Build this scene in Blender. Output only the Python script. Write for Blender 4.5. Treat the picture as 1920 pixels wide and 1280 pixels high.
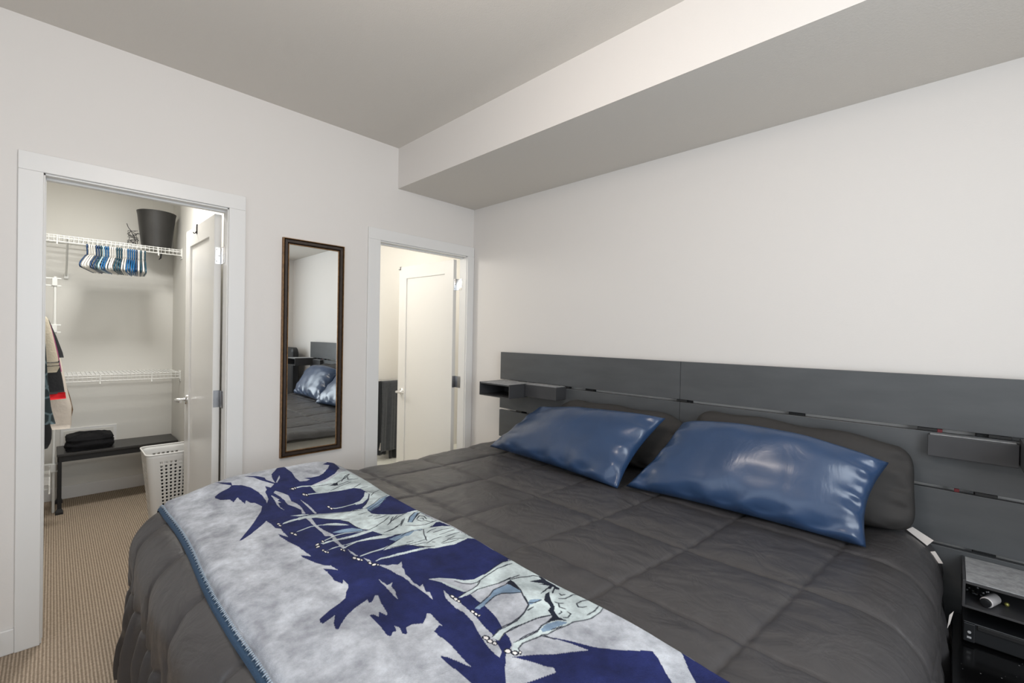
import bpy, bmesh, math, random
import numpy as np
from mathutils import Vector, Matrix

random.seed(7)
S = bpy.context.scene
COL = S.collection
for o in list(bpy.data.objects):
    bpy.data.objects.remove(o)

# ---------------------------------------------------------------- camera
F_PX = 844.308
R = ((0.7141248, 0.69974219, 0.01966361), (0.02125688, 0.0064005, -0.99975356), (-0.69969556, 0.71436683, -0.01030358))
CAM = (2.824, -2.410, 1.379)
cd = bpy.data.cameras.new('camera')
cam = bpy.data.objects.new('camera', cd)
COL.objects.link(cam)
cd.sensor_fit = 'HORIZONTAL'
cd.sensor_width = 36.0
cd.lens = F_PX / 1920 * 36.0
cd.clip_start = 0.02
cam.matrix_world = Matrix(((R[0][0], -R[1][0], -R[2][0], CAM[0]), (R[0][1], -R[1][1], -R[2][1], CAM[1]),
                           (R[0][2], -R[1][2], -R[2][2], CAM[2]), (0, 0, 0, 1)))
S.camera = cam

# ---------------------------------------------------------------- world, exposure, big lights
W = bpy.data.worlds.new('world')
S.world = W
W.use_nodes = True
W.node_tree.nodes['Background'].inputs[0].default_value = (0.75, 0.86, 1.0, 1)
W.node_tree.nodes['Background'].inputs[1].default_value = 1.0
S.view_settings.view_transform = 'Standard'
S.view_settings.look = 'None'
S.view_settings.gamma = 1.0
S.view_settings.exposure = 0.18
S.view_settings.use_curve_mapping = False


def area(name, loc, target, sx, sy, power, color, spread=180):
    l = bpy.data.lights.new(name, 'AREA')
    l.shape = 'RECTANGLE'
    l.size, l.size_y = sx, sy
    l.energy = power
    l.color = color
    l.spread = math.radians(spread)
    o = bpy.data.objects.new(name, l)
    COL.objects.link(o)
    o.location = loc
    d = Vector(target) - Vector(loc)
    o.rotation_euler = d.to_track_quat('-Z', 'Z').to_euler()
    return o


def point(name, loc, power, color, r):
    l = bpy.data.lights.new(name, 'POINT')
    l.energy = power
    l.color = color
    l.shadow_soft_size = r
    o = bpy.data.objects.new(name, l)
    COL.objects.link(o)
    o.location = loc
    return o


YF = -3.75                                                   # wall behind the camera, with the window
area('daylight_and_fill', (2.35, YF + 0.02, 1.65), (2.35, 0, 1.65), 2.2, 1.5, 7, (0.90, 0.955, 1.0))
area('daylight_and_fill', (3.95 - 0.02, -1.875, 1.6), (0, -1.875, 1.5), 1.65, 1.5, 39, (0.89, 0.955, 1.0))  # light of the added second window, brightens the closet through its door
LAMP = (2.05, -1.95, 2.47)
point('bedroom_lamp_light', LAMP, 21, (1.0, 0.885, 0.785), 0.13)
area('closet_lamp_light', (-1.00, -2.14, 2.60), (-1.00, -2.14, 0), 0.26, 0.26, 21, (1.0, 0.985, 0.95))
point('bathroom_lamp_and_fill', (-0.85, -1.20, 2.1), 19, (1.0, 0.985, 0.94), 0.12)
point('bathroom_lamp_and_fill', (-0.95, 0.70, 2.1), 10, (1.0, 0.975, 0.92), 0.12)  # added fill, brightens the bathroom back wall


# ---------------------------------------------------------------- materials
def new_mat(name):
    m = bpy.data.materials.new(name)
    m.use_nodes = True
    nt = m.node_tree
    return m, nt, nt.nodes, nt.links, nt.nodes['Principled BSDF']


def rgb(r, g, b):
    f = lambda c: (c / 255 / 12.92) if c / 255 <= 0.04045 else ((c / 255 + 0.055) / 1.055) ** 2.4
    return (f(r), f(g), f(b), 1)


def mat(name, col, rough=0.6, metal=0.0, spec=0.5, var=0.0, vscale=8.0, bump=0.0, bscale=60.0, sheen=0.0, stretch=(1, 1, 1), coat=0.0):
    m, nt, N, L, P = new_mat(name)
    P.inputs['Base Color'].default_value = col
    P.inputs['Roughness'].default_value = rough
    P.inputs['Metallic'].default_value = metal
    P.inputs['Specular IOR Level'].default_value = spec
    P.inputs['Sheen Weight'].default_value = sheen
    P.inputs['Coat Weight'].default_value = coat
    P.inputs['Coat Roughness'].default_value = 0.1
    if var or bump:
        tc = N.new('ShaderNodeTexCoord')
        mp = N.new('ShaderNodeMapping')
        mp.inputs['Scale'].default_value = stretch
        L.new(tc.outputs['Object'], mp.inputs['Vector'])
    if var:
        n = N.new('ShaderNodeTexNoise')
        n.inputs['Scale'].default_value = vscale
        n.inputs['Detail'].default_value = 5
        L.new(mp.outputs[0], n.inputs['Vector'])
        r = N.new('ShaderNodeValToRGB')
        r.color_ramp.elements[0].position = 0.3
        r.color_ramp.elements[1].position = 0.7
        r.color_ramp.elements[0].color = tuple(c * (1 - var) for c in col[:3]) + (1,)
        r.color_ramp.elements[1].color = tuple(min(1, c * (1 + var)) for c in col[:3]) + (1,)
        L.new(n.outputs['Fac'], r.inputs['Fac'])
        L.new(r.outputs[0], P.inputs['Base Color'])
    if bump:
        n2 = N.new('ShaderNodeTexNoise')
        n2.inputs['Scale'].default_value = bscale
        n2.inputs['Detail'].default_value = 4
        L.new(mp.outputs[0], n2.inputs['Vector'])
        b = N.new('ShaderNodeBump')
        b.inputs['Strength'].default_value = bump
        b.inputs['Distance'].default_value = 0.01
        L.new(n2.outputs['Fac'], b.inputs['Height'])
        L.new(b.outputs[0], P.inputs['Normal'])
    return m


M = {}
M['wall'] = mat('wall_paint', rgb(223, 219, 215), 0.7, spec=0.3, bump=0.03, bscale=140)
M['wall_c'] = mat('closet_paint', rgb(219, 217, 211), 0.7, spec=0.3, bump=0.03, bscale=140)
M['wall_b'] = mat('bathroom_paint', rgb(233, 230, 224), 0.6, spec=0.3)
M['ceil'] = mat('ceiling_paint', rgb(217, 212, 205), 0.85, spec=0.2, bump=0.12, bscale=160)
M['trim'] = mat('trim_paint', rgb(226, 225, 223), 0.35, spec=0.5)
M['door'] = mat('door_paint', rgb(226, 224, 220), 0.26, spec=0.5)
M['jambgap'] = mat('dark_gap', rgb(40, 40, 38), 0.8)
M['tile'] = mat('bath_tile', rgb(232, 232, 224), 0.3)
M['grout'] = mat('grout', rgb(190, 188, 180), 0.8)
M['chrome'] = mat('brushed_chrome', (0.78, 0.78, 0.78, 1), 0.22, metal=1.0)
M['steel_d'] = mat('dark_steel', (0.30, 0.30, 0.31, 1), 0.35, metal=1.0)
M['wire'] = mat('white_wire_coating', rgb(228, 228, 224), 0.4)
M['plastic_w'] = mat('white_plastic', rgb(226, 225, 222), 0.45)
M['hang_w'] = mat('white_hanger_plastic', rgb(226, 222, 216), 0.35)
M['hang_b'] = mat('blue_hanger_plastic', rgb(20, 92, 145), 0.35)
M['hang_n'] = mat('navy_hanger_plastic', rgb(26, 58, 96), 0.35)
M['hang_t'] = mat('teal_hanger_plastic', rgb(22, 66, 84), 0.35)
M['hang_l'] = mat('pale_blue_hanger_plastic', rgb(170, 198, 208), 0.35)
M['bin'] = mat('black_plastic', rgb(44, 43, 42), 0.42, var=0.2, vscale=6)
M['black'] = mat('black_matte', rgb(22, 22, 23), 0.6)
M['blackcloth'] = mat('black_cloth', rgb(27, 27, 29), 0.9, bump=0.4, bscale=50, spec=0.2)
M['bench'] = mat('bench_black', rgb(46, 45, 44), 0.38, var=0.15, vscale=20)
M['plank'] = mat('headboard_charcoal', rgb(79, 81, 83), 0.38, var=0.10, vscale=5, stretch=(1, 4, 4), spec=0.5, bump=0.02, bscale=200)
M['shelfbox'] = mat('shelf_charcoal', rgb(62, 62, 64), 0.38, var=0.08, vscale=9)
M['felt'] = mat('grey_felt', rgb(150, 151, 153), 0.95, var=0.22, vscale=45, bump=0.2, bscale=150)
M['gloss'] = mat('gloss_black', rgb(12, 12, 13), 0.16, spec=0.55)
def dusty():
    m, nt, N, L, P = new_mat('dusty_gloss_black')
    P.inputs['Roughness'].default_value = 0.16
    tc = N.new('ShaderNodeTexCoord')
    v = N.new('ShaderNodeTexVoronoi')
    v.inputs['Scale'].default_value = 42
    L.new(tc.outputs['Object'], v.inputs['Vector'])
    r = N.new('ShaderNodeValToRGB')
    r.color_ramp.elements[0].color = rgb(150, 150, 150)
    r.color_ramp.elements[1].color = rgb(12, 12, 13)
    r.color_ramp.elements[0].position = 0.05
    r.color_ramp.elements[1].position = 0.085
    L.new(v.outputs['Distance'], r.inputs['Fac'])
    L.new(r.outputs[0], P.inputs['Base Color'])
    return m


M['gloss_dust'] = dusty()
M['device'] = mat('device_black', rgb(26, 27, 29), 0.32)
M['devlight'] = mat('device_mark', rgb(170, 170, 172), 0.4)
M['red'] = mat('dark_red_clip', rgb(96, 18, 26), 0.5)
M['wood_d'] = mat('mirror_dark_wood', rgb(52, 42, 36), 0.38, var=0.25, vscale=30)
M['gold'] = mat('mirror_gold', rgb(132, 100, 66), 0.4, metal=0.45, var=0.3, vscale=60)
m_, nt_, N_, L_, P_ = new_mat('mirror_glass')
P_.inputs['Base Color'].default_value = (0.93, 0.95, 0.93, 1)
P_.inputs['Metallic'].default_value = 1.0
P_.inputs['Roughness'].default_value = 0.0
M['mirror'] = m_
M['mattress'] = mat('mattress_fabric', rgb(196, 192, 184), 0.9)
M['tag'] = mat('tag_white', rgb(222, 214, 208), 0.8)
M['towel'] = mat('towel_grey', rgb(66, 69, 74), 1.0, var=0.15, vscale=40, bump=0.5, bscale=220, sheen=0.4)
M['towel_d'] = mat('towel_dark', rgb(46, 48, 51), 1.0, bump=0.5, bscale=220, sheen=0.3)
M['pillow_k'] = mat('black_pillowcase', rgb(58, 56, 55), 0.75, var=0.05, vscale=10, bump=0.15, bscale=30, spec=0.3)
M['frame_b'] = mat('bed_base_black', rgb(30, 30, 31), 0.6)
M['can'] = mat('white_can', rgb(200, 196, 196), 0.35)
M['brass'] = mat('brass_dull', rgb(150, 145, 80), 0.4, metal=0.6)
M['g_cream'] = mat('cream_knit', rgb(196, 186, 166), 0.9, bump=0.3, bscale=120)
M['g_black'] = mat('black_jersey', rgb(34, 35, 38), 0.9, bump=0.2, bscale=80)
M['g_red'] = mat('red_band', rgb(214, 14, 28), 0.8)
M['g_white'] = mat('white_cotton', rgb(214, 204, 192), 0.9, bump=0.25, bscale=40)
M['g_pink'] = mat('magenta_stripe', rgb(150, 70, 110), 0.8)
M['g_brown'] = mat('brown_cloth', rgb(120, 92, 62), 0.9)
M['emblem'] = mat('tan_emblem', rgb(190, 165, 125), 0.7)
M['leather'] = mat('black_leatherette', rgb(38, 38, 40), 0.45)
M['lamp_metal'] = mat('lamp_white_metal', rgb(235, 235, 232), 0.4)
m_, nt_, N_, L_, P_ = new_mat('lamp_globe')
P_.inputs['Base Color'].default_value = (1, 0.97, 0.92, 1)
P_.inputs['Emission Color'].default_value = (1, 0.93, 0.85, 1)
P_.inputs['Emission Strength'].default_value = 3.0
M['globe'] = m_


def teal_print():
    m, nt, N, L, P = new_mat('teal_patterned_cloth')
    P.inputs['Roughness'].default_value = 0.85
    tc = N.new('ShaderNodeTexCoord')
    v = N.new('ShaderNodeTexVoronoi')
    v.feature = 'DISTANCE_TO_EDGE'
    v.inputs['Scale'].default_value = 14
    L.new(tc.outputs['Object'], v.inputs['Vector'])
    r = N.new('ShaderNodeValToRGB')
    r.color_ramp.elements[0].color = rgb(92, 110, 116)
    r.color_ramp.elements[1].color = rgb(38, 50, 54)
    r.color_ramp.elements[0].position = 0.03
    r.color_ramp.elements[1].position = 0.09
    L.new(v.outputs['Distance'], r.inputs['Fac'])
    L.new(r.outputs[0], P.inputs['Base Color'])
    return m


M['g_teal'] = teal_print()


def carpet():
    m, nt, N, L, P = new_mat('ribbed_carpet')
    P.inputs['Roughness'].default_value = 0.95
    P.inputs['Specular IOR Level'].default_value = 0.1
    tc = N.new('ShaderNodeTexCoord')
    nz = N.new('ShaderNodeTexNoise')
    nz.inputs['Scale'].default_value = 90
    nz.inputs['Detail'].default_value = 3
    L.new(tc.outputs['Object'], nz.inputs['Vector'])
    w = N.new('ShaderNodeTexWave')
    w.wave_type = 'BANDS'
    w.bands_direction = 'Y'
    w.inputs['Scale'].default_value = 2 * math.pi / 0.0112 / 20
    w.inputs['Distortion'].default_value = 1.1
    w.inputs['Detail'].default_value = 2
    w.inputs['Detail Scale'].default_value = 4
    L.new(tc.outputs['Object'], w.inputs['Vector'])
    r = N.new('ShaderNodeValToRGB')
    r.color_ramp.elements[0].color = rgb(154, 138, 121)
    r.color_ramp.elements[1].color = rgb(196, 179, 160)
    r.color_ramp.elements[0].position = 0.1
    r.color_ramp.elements[1].position = 0.75
    L.new(w.outputs['Fac'], r.inputs['Fac'])
    mx = N.new('ShaderNodeMix')
    mx.data_type = 'RGBA'
    mx.blend_type = 'MULTIPLY'
    mx.inputs[0].default_value = 0.65
    r2 = N.new('ShaderNodeValToRGB')
    r2.color_ramp.elements[0].position = 0.3
    r2.color_ramp.elements[1].position = 0.65
    r2.color_ramp.elements[0].color = (0.66, 0.64, 0.61, 1)
    r2.color_ramp.elements[1].color = (1, 1, 1, 1)
    L.new(nz.outputs['Fac'], r2.inputs['Fac'])
    L.new(r.outputs[0], mx.inputs[6])
    L.new(r2.outputs[0], mx.inputs[7])
    L.new(mx.outputs[2], P.inputs['Base Color'])
    b = N.new('ShaderNodeBump')
    b.inputs['Strength'].default_value = 0.7
    b.inputs['Distance'].default_value = 0.005
    L.new(w.outputs['Fac'], b.inputs['Height'])
    L.new(b.outputs[0], P.inputs['Normal'])
    return m


M['carpet'] = carpet()


def fabric(name, col, rough, fine=0.25, scale=(14, 14, 14), spec=0.4, sheen=0.0, var=0.08, dist=0.02):
    """cloth with stretched crease relief on two scales"""
    m, nt, N, L, P = new_mat(name)
    P.inputs['Roughness'].default_value = rough
    P.inputs['Specular IOR Level'].default_value = spec
    P.inputs['Sheen Weight'].default_value = sheen
    tc = N.new('ShaderNodeTexCoord')
    mp = N.new('ShaderNodeMapping')
    mp.inputs['Scale'].default_value = scale
    L.new(tc.outputs['Object'], mp.inputs['Vector'])
    n = N.new('ShaderNodeTexNoise')
    n.inputs['Scale'].default_value = 1.0
    n.inputs['Detail'].default_value = 4
    n.inputs['Distortion'].default_value = 0.8
    L.new(mp.outputs[0], n.inputs['Vector'])
    r = N.new('ShaderNodeValToRGB')
    r.color_ramp.elements[0].position = 0.3
    r.color_ramp.elements[1].position = 0.7
    r.color_ramp.elements[0].color = tuple(c * (1 - var) for c in col[:3]) + (1,)
    r.color_ramp.elements[1].color = tuple(c * (1 + var) for c in col[:3]) + (1,)
    L.new(n.outputs['Fac'], r.inputs['Fac'])
    L.new(r.outputs[0], P.inputs['Base Color'])
    b = N.new('ShaderNodeBump')
    b.inputs['Strength'].default_value = fine
    b.inputs['Distance'].default_value = dist
    L.new(n.outputs['Fac'], b.inputs['Height'])
    L.new(b.outputs[0], P.inputs['Normal'])
    return m


M['comforter'] = fabric('charcoal_comforter_cloth', rgb(63, 61, 62), 0.42, fine=0.36, scale=(9, 11, 9), spec=0.6, dist=0.02)
M['satin'] = fabric('blue_satin', rgb(43, 66, 99), 0.29, fine=0.16, scale=(9, 9, 5), spec=0.7, var=0.06, dist=0.02)
M['satin2'] = M['satin']
M['stitch'] = mat('pale_stitching', rgb(150, 164, 178), 0.9)
M['hem'] = mat('blanket_blue_hem', rgb(44, 70, 96), 0.9, bump=0.4, bscale=300)


def blanket_mat():
    m, nt, N, L, P = new_mat('printed_plush')
    P.inputs['Roughness'].default_value = 0.85
    P.inputs['Specular IOR Level'].default_value = 0.25
    P.inputs['Sheen Weight'].default_value = 0.0
    a = N.new('ShaderNodeVertexColor')
    a.layer_name = 'print'
    tc = N.new('ShaderNodeTexCoord')
    n = N.new('ShaderNodeTexNoise')
    n.inputs['Scale'].default_value = 9
    n.inputs['Detail'].default_value = 7
    n.inputs['Distortion'].default_value = 0.5
    L.new(tc.outputs['Object'], n.inputs['Vector'])
    r = N.new('ShaderNodeValToRGB')
    r.color_ramp.elements[0].position = 0.32
    r.color_ramp.elements[1].position = 0.7
    r.color_ramp.elements[0].color = (0.62, 0.62, 0.635, 1)
    r.color_ramp.elements[1].color = (1.22, 1.22, 1.22, 1)
    L.new(n.outputs['Fac'], r.inputs['Fac'])
    mx = N.new('ShaderNodeMix')
    mx.data_type = 'RGBA'
    mx.blend_type = 'MULTIPLY'
    mx.inputs[0].default_value = 1.0
    L.new(a.outputs['Color'], mx.inputs[6])
    L.new(r.outputs[0], mx.inputs[7])
    n3 = N.new('ShaderNodeTexNoise')
    n3.inputs['Scale'].default_value = 34
    n3.inputs['Detail'].default_value = 6
    n3.inputs['Roughness'].default_value = 0.7
    L.new(tc.outputs['Object'], n3.inputs['Vector'])
    r3 = N.new('ShaderNodeValToRGB')
    r3.color_ramp.elements[0].position = 0.3
    r3.color_ramp.elements[1].position = 0.7
    r3.color_ramp.elements[0].color = (0.70, 0.70, 0.71, 1)
    r3.color_ramp.elements[1].color = (1.30, 1.30, 1.28, 1)
    L.new(n3.outputs['Fac'], r3.inputs['Fac'])
    m3 = N.new('ShaderNodeMix')
    m3.data_type = 'RGBA'
    m3.blend_type = 'MULTIPLY'
    m3.inputs[0].default_value = 0.8
    L.new(mx.outputs[2], m3.inputs[6])
    L.new(r3.outputs[0], m3.inputs[7])
    L.new(m3.outputs[2], P.inputs['Base Color'])
    n2 = N.new('ShaderNodeTexNoise')
    n2.inputs['Scale'].default_value = 420
    L.new(tc.outputs['Object'], n2.inputs['Vector'])
    b = N.new('ShaderNodeBump')
    b.inputs['Strength'].default_value = 0.5
    b.inputs['Distance'].default_value = 0.004
    L.new(n2.outputs['Fac'], b.inputs['Height'])
    L.new(b.outputs[0], P.inputs['Normal'])
    return m


M['blanket'] = blanket_mat()


# ---------------------------------------------------------------- builders
def link(o, parent=None):
    COL.objects.link(o)
    if parent is not None:
        o.parent = parent
        if parent.type == 'EMPTY':
            o.matrix_parent_inverse = Matrix.Translation(-Vector(parent.location))
    return o


def tag(o, label, cat, group=None):
    o['label'] = label
    o['category'] = cat
    if group:
        o['group'] = group
    return o


def thing(name, label, cat, loc, group=None):
    o = bpy.data.objects.new(name, None)
    o.empty_display_size = 0.1
    o.location = loc
    COL.objects.link(o)
    return tag(o, label, cat, group)


def from_arrays(name, V, Fc, material, parent=None, smooth=True, angle=None):
    me = bpy.data.meshes.new(name)
    me.from_pydata([tuple(v) for v in V], [], Fc)
    me.materials.append(material)
    if smooth:
        me.polygons.foreach_set('use_smooth', [True] * len(me.polygons))
        if angle:
            me.set_sharp_from_angle(angle=math.radians(angle))
    me.update()
    return link(bpy.data.objects.new(name, me), parent)


class B:
    """collects shapes into one mesh"""

    def __init__(s):
        s.bm = bmesh.new()

    def box(s, x0, x1, y0, y1, z0, z1, bev=0.0):
        vs = [s.bm.verts.new(p) for p in ((x0, y0, z0), (x1, y0, z0), (x1, y1, z0), (x0, y1, z0),
                                          (x0, y0, z1), (x1, y0, z1), (x1, y1, z1), (x0, y1, z1))]
        fs = [s.bm.faces.new([vs[i] for i in f]) for f in
              ((3, 2, 1, 0), (4, 5, 6, 7), (0, 1, 5, 4), (1, 2, 6, 5), (2, 3, 7, 6), (3, 0, 4, 7))]
        if bev:
            es = list({e for f in fs for e in f.edges})
            bmesh.ops.bevel(s.bm, geom=es, offset=bev, segments=2, affect='EDGES', profile=0.5)
        return s

    def rings(s, rings, cap=True, close=True):
        rr = [[s.bm.verts.new(p) for p in r] for r in rings]
        n = len(rr[0])
        for a, b in zip(rr, rr[1:]):
            for i in range(n if close else n - 1):
                j = (i + 1) % n
                s.bm.faces.new((a[i], a[j], b[j], b[i]))
        if cap:
            s.bm.faces.new(list(reversed(rr[0])))
            s.bm.faces.new(rr[-1])
        return s

    def tube(s, pts, r, n=8, cap=True):
        pts = [Vector(p) for p in pts]
        rings = []
        up = None
        for i, p in enumerate(pts):
            a = pts[max(i - 1, 0)]
            b = pts[min(i + 1, len(pts) - 1)]
            t = (b - a).normalized()
            if up is None:
                up = Vector((0, 0, 1)) if abs(t.z) < 0.9 else Vector((1, 0, 0))
            x = t.cross(up)
            if x.length < 1e-5:
                x = t.cross(Vector((0.3, 1, 0.2)))
            x.normalize()
            y = x.cross(t).normalized()
            up = y
            rad = r[i] if isinstance(r, (list, tuple)) else r
            rings.append([p + (x * math.cos(k * 2 * math.pi / n) + y * math.sin(k * 2 * math.pi / n)) * rad for k in range(n)])
        return s.rings(rings, cap)

    def lathe(s, prof, c, n=32, axis='z', cap=True):
        rings = []
        for r, h in prof:
            ring = []
            for k in range(n):
                a = k * 2 * math.pi / n
                u, v = r * math.cos(a), r * math.sin(a)
                ring.append({'z': (c[0] + u, c[1] + v, c[2] + h), 'y': (c[0] + u, c[1] + h, c[2] - v), 'x': (c[0] + h, c[1] + u, c[2] + v)}[axis])
            rings.append(ring)
        return s.rings(rings, cap)

    def build(s, name, material, parent=None, smooth=False, angle=35):
        bmesh.ops.recalc_face_normals(s.bm, faces=s.bm.faces[:])
        me = bpy.data.meshes.new(name)
        s.bm.to_mesh(me)
        s.bm.free()
        me.materials.append(material)
        if smooth:
            me.polygons.foreach_set('use_smooth', [True] * len(me.polygons))
            me.set_sharp_from_angle(angle=math.radians(angle))
        return link(bpy.data.objects.new(name, me), parent)


def struct(o):
    o['kind'] = 'structure'
    return o


def stuff(o):
    o['kind'] = 'stuff'
    return o


# ---------------------------------------------------------------- room shell
ZC, TH = 2.692, 0.115
D1 = (-2.440, -1.745, 2.046)      # closet door opening
D2 = (-0.843, -0.070, 2.022)      # bathroom door opening
XE = 3.95
w = B()
RC = 0.028                                                   # hinge-side recess behind each door stop
w.box(-TH, 0, YF, D1[0], 0, ZC).box(-0.078, 0, D1[1], D1[1] + RC, 0, D1[2]).box(-TH, 0, D1[1] + RC, D2[0], 0, D1[2])
w.box(-0.078, 0, D2[1], D2[1] + RC, 0, D2[2]).box(-TH, 0, D2[1] + RC, 0.10, 0, D2[2])
w.box(-TH, 0, D1[1], D2[0], D1[2], ZC).box(-TH, 0, D2[1], 0.10, D2[2], ZC)
w.box(-TH, 0, D1[0], D1[1], D1[2], ZC).box(-TH, 0, D2[0], D2[1], D2[2], ZC)
struct(w.build('wall_left', M['wall']))
struct(B().box(0, XE + 0.1, 0, 0.1, 0, ZC).build('wall_right', M['wall']))
VY0, VY1 = -2.70, -1.05
w = B()
w.box(XE, XE + 0.1, YF - 0.1, VY0, 0, ZC).box(XE, XE + 0.1, VY1, 0.0, 0, ZC)
w.box(XE, XE + 0.1, VY0, VY1, 0, 0.85).box(XE, XE + 0.1, VY0, VY1, 2.35, ZC)
struct(w.build('wall_back', M['wall']))
wf = B()
for y in (VY0, (VY0 + VY1) / 2 - 0.03, VY1 - 0.06):
    wf.box(XE + 0.02, XE + 0.09, y, y + 0.06, 0.85, 2.35, 0.005)
wf.box(XE + 0.02, XE + 0.09, VY0, VY1, 0.85, 0.91, 0.005).box(XE + 0.02, XE + 0.09, VY0, VY1, 2.29, 2.35, 0.005)
struct(wf.build('added_window_2', M['trim']))  # unseen second window, added to carry its light into the closet
WX0, WX1, WZ0, WZ1 = 1.25, 3.45, 0.9, 2.4
w = B()
w.box(-TH, WX0, YF - 0.1, YF, 0, ZC).box(WX1, XE, YF - 0.1, YF, 0, ZC)
w.box(WX0, WX1, YF - 0.1, YF, 0, WZ0).box(WX0, WX1, YF - 0.1, YF, WZ1, ZC)
struct(w.build('wall_front', M['wall']))
wf = B()
for x in (WX0, (WX0 + WX1) / 2 - 0.03, WX1 - 0.06):
    wf.box(x, x + 0.06, YF - 0.09, YF - 0.02, WZ0, WZ1, 0.005)
wf.box(WX0, WX1, YF - 0.09, YF - 0.02, WZ0, WZ0 + 0.06, 0.005).box(WX0, WX1, YF - 0.09, YF - 0.02, WZ1 - 0.06, WZ1, 0.005)
struct(wf.build('window_1', M['trim']))
struct(B().box(-2.39, XE + 0.1, YF - 0.1, 0.1, ZC, ZC + 0.1).build('ceiling', M['ceil']))
struct(B().box(0, XE, -0.708, 0, 2.409, ZC).build('ceiling_soffit', M['ceil'])).data.materials.append(M['wall'])
sof = bpy.data.objects['ceiling_soffit']
for p in sof.data.polygons:
    p.material_index = 1 if abs(p.normal.y) > 0.9 else 0
struct(B().box(-2.39, XE + 0.1, YF - 0.1, 0.1, -0.08, 0).build('floor', M['carpet']))

# closet shell
CB, CR, CL = -2.285, -1.64, -2.79
struct(B().box(CB - 0.1, CB, CL - 0.1, CR + 0.1, 0, ZC).build('wall_closet_back', M['wall_c']))
struct(B().box(CB, -TH, CR, CR + 0.1, 0, ZC).build('wall_closet_right', M['wall_c']))
struct(B().box(CB, -TH, CL - 0.1, CL, 0, ZC).build('wall_closet_left', M['wall_c']))
struct(B().box(CB, CB + 0.014, CL, CR, 0, 0.10, 0.003).build('baseboard_closet', M['trim']))
# bathroom shell
BB, BL_, BR_ = -1.66, -1.5, 1.35
struct(B().box(BB - 0.1, BB, BL_ - 0.1, BR_ + 0.1, 0, ZC).build('wall_bathroom_back', M['wall_b']))
struct(B().box(BB, -TH, BL_ - 0.1, BL_, 0, ZC).build('wall_bathroom_left', M['wall_b']))
struct(B().box(BB, -TH, BR_, BR_ + 0.1, 0, ZC).build('wall_bathroom_right', M['wall_b']))
struct(B().box(-TH, -TH + 0.01, 0.1, BR_, 0, ZC).build('wall_bathroom_front', M['wall_b']))
struct(B().box(BB - 0.1, -TH, 0.1, BR_ + 0.1, ZC - 0.25, ZC - 0.15).build('ceiling_bathroom', M['wall_b']))
bf = struct(B().box(BB, -0.06, BL_, BR_, -0.01, 0.004).build('floor_bathroom', M['grout']))
tiles = []
for i in range(5):
    for j in range(9):
        x0, y0 = BB + 0.004 + i * 0.32, BL_ + 0.004 + j * 0.335
        b = B().box(x0, min(x0 + 0.314, -0.065), y0, min(y0 + 0.329, BR_), 0.003, 0.009, 0.0015)
        b.build('tile', M['tile'], bf)


def casing(n, y0, y1, ztop, wl, wr):
    t = B()
    root = struct(t.box(0.0005, 0.016, y0 - wl, y1 + wr, ztop, ztop + 0.078, 0.0025).build('trim_%d' % n, M['trim']))
    B().box(0.0005, 0.017, y0 - wl, y0, 0, ztop, 0.0025).build('casing_leg', M['trim'], root)
    B().box(0.0005, 0.017, y1, y1 + wr, 0, ztop, 0.0025).build('casing_leg', M['trim'], root)
    j = B()
    j.box(-TH, 0.002, y0 - 0.001, y0 + 0.005, 0, ztop).box(-0.079, 0.002, y1 - 0.004, y1 + 0.001, 0, ztop)
    j.box(-TH, 0.002, y0, y1, ztop - 0.007, ztop + 0.001)
    j.build('jamb', M['trim'], root)
    s = B()                                                   # stop moulding
    s.box(-0.075, -0.045, y0 + 0.004, y0 + 0.008, 0, ztop - 0.006)
    s.box(-0.075, -0.045, y0 + 0.007, y1 - 0.004, ztop - 0.016, ztop - 0.006)
    s.build('door_stop_moulding', M['trim'], root)
    return root


casing(1, D1[0], D1[1], D1[2], 0.075, 0.080)
casing(2, D2[0], D2[1], D2[2], 0.088, 0.068)
bb = struct(B().box(0, 0.014, YF, D1[0] - 0.075, 0, 0.105, 0.004).build('baseboard_left', M['trim']))
struct(B().box(0, 0.014, D1[1] + 0.08, D2[0] - 0.088, 0, 0.105, 0.004).build('baseboard_middle', M['trim']))
struct(B().box(0.02, XE, -0.014, 0, 0, 0.105, 0.004).build('baseboard_right', M['trim']))


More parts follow.
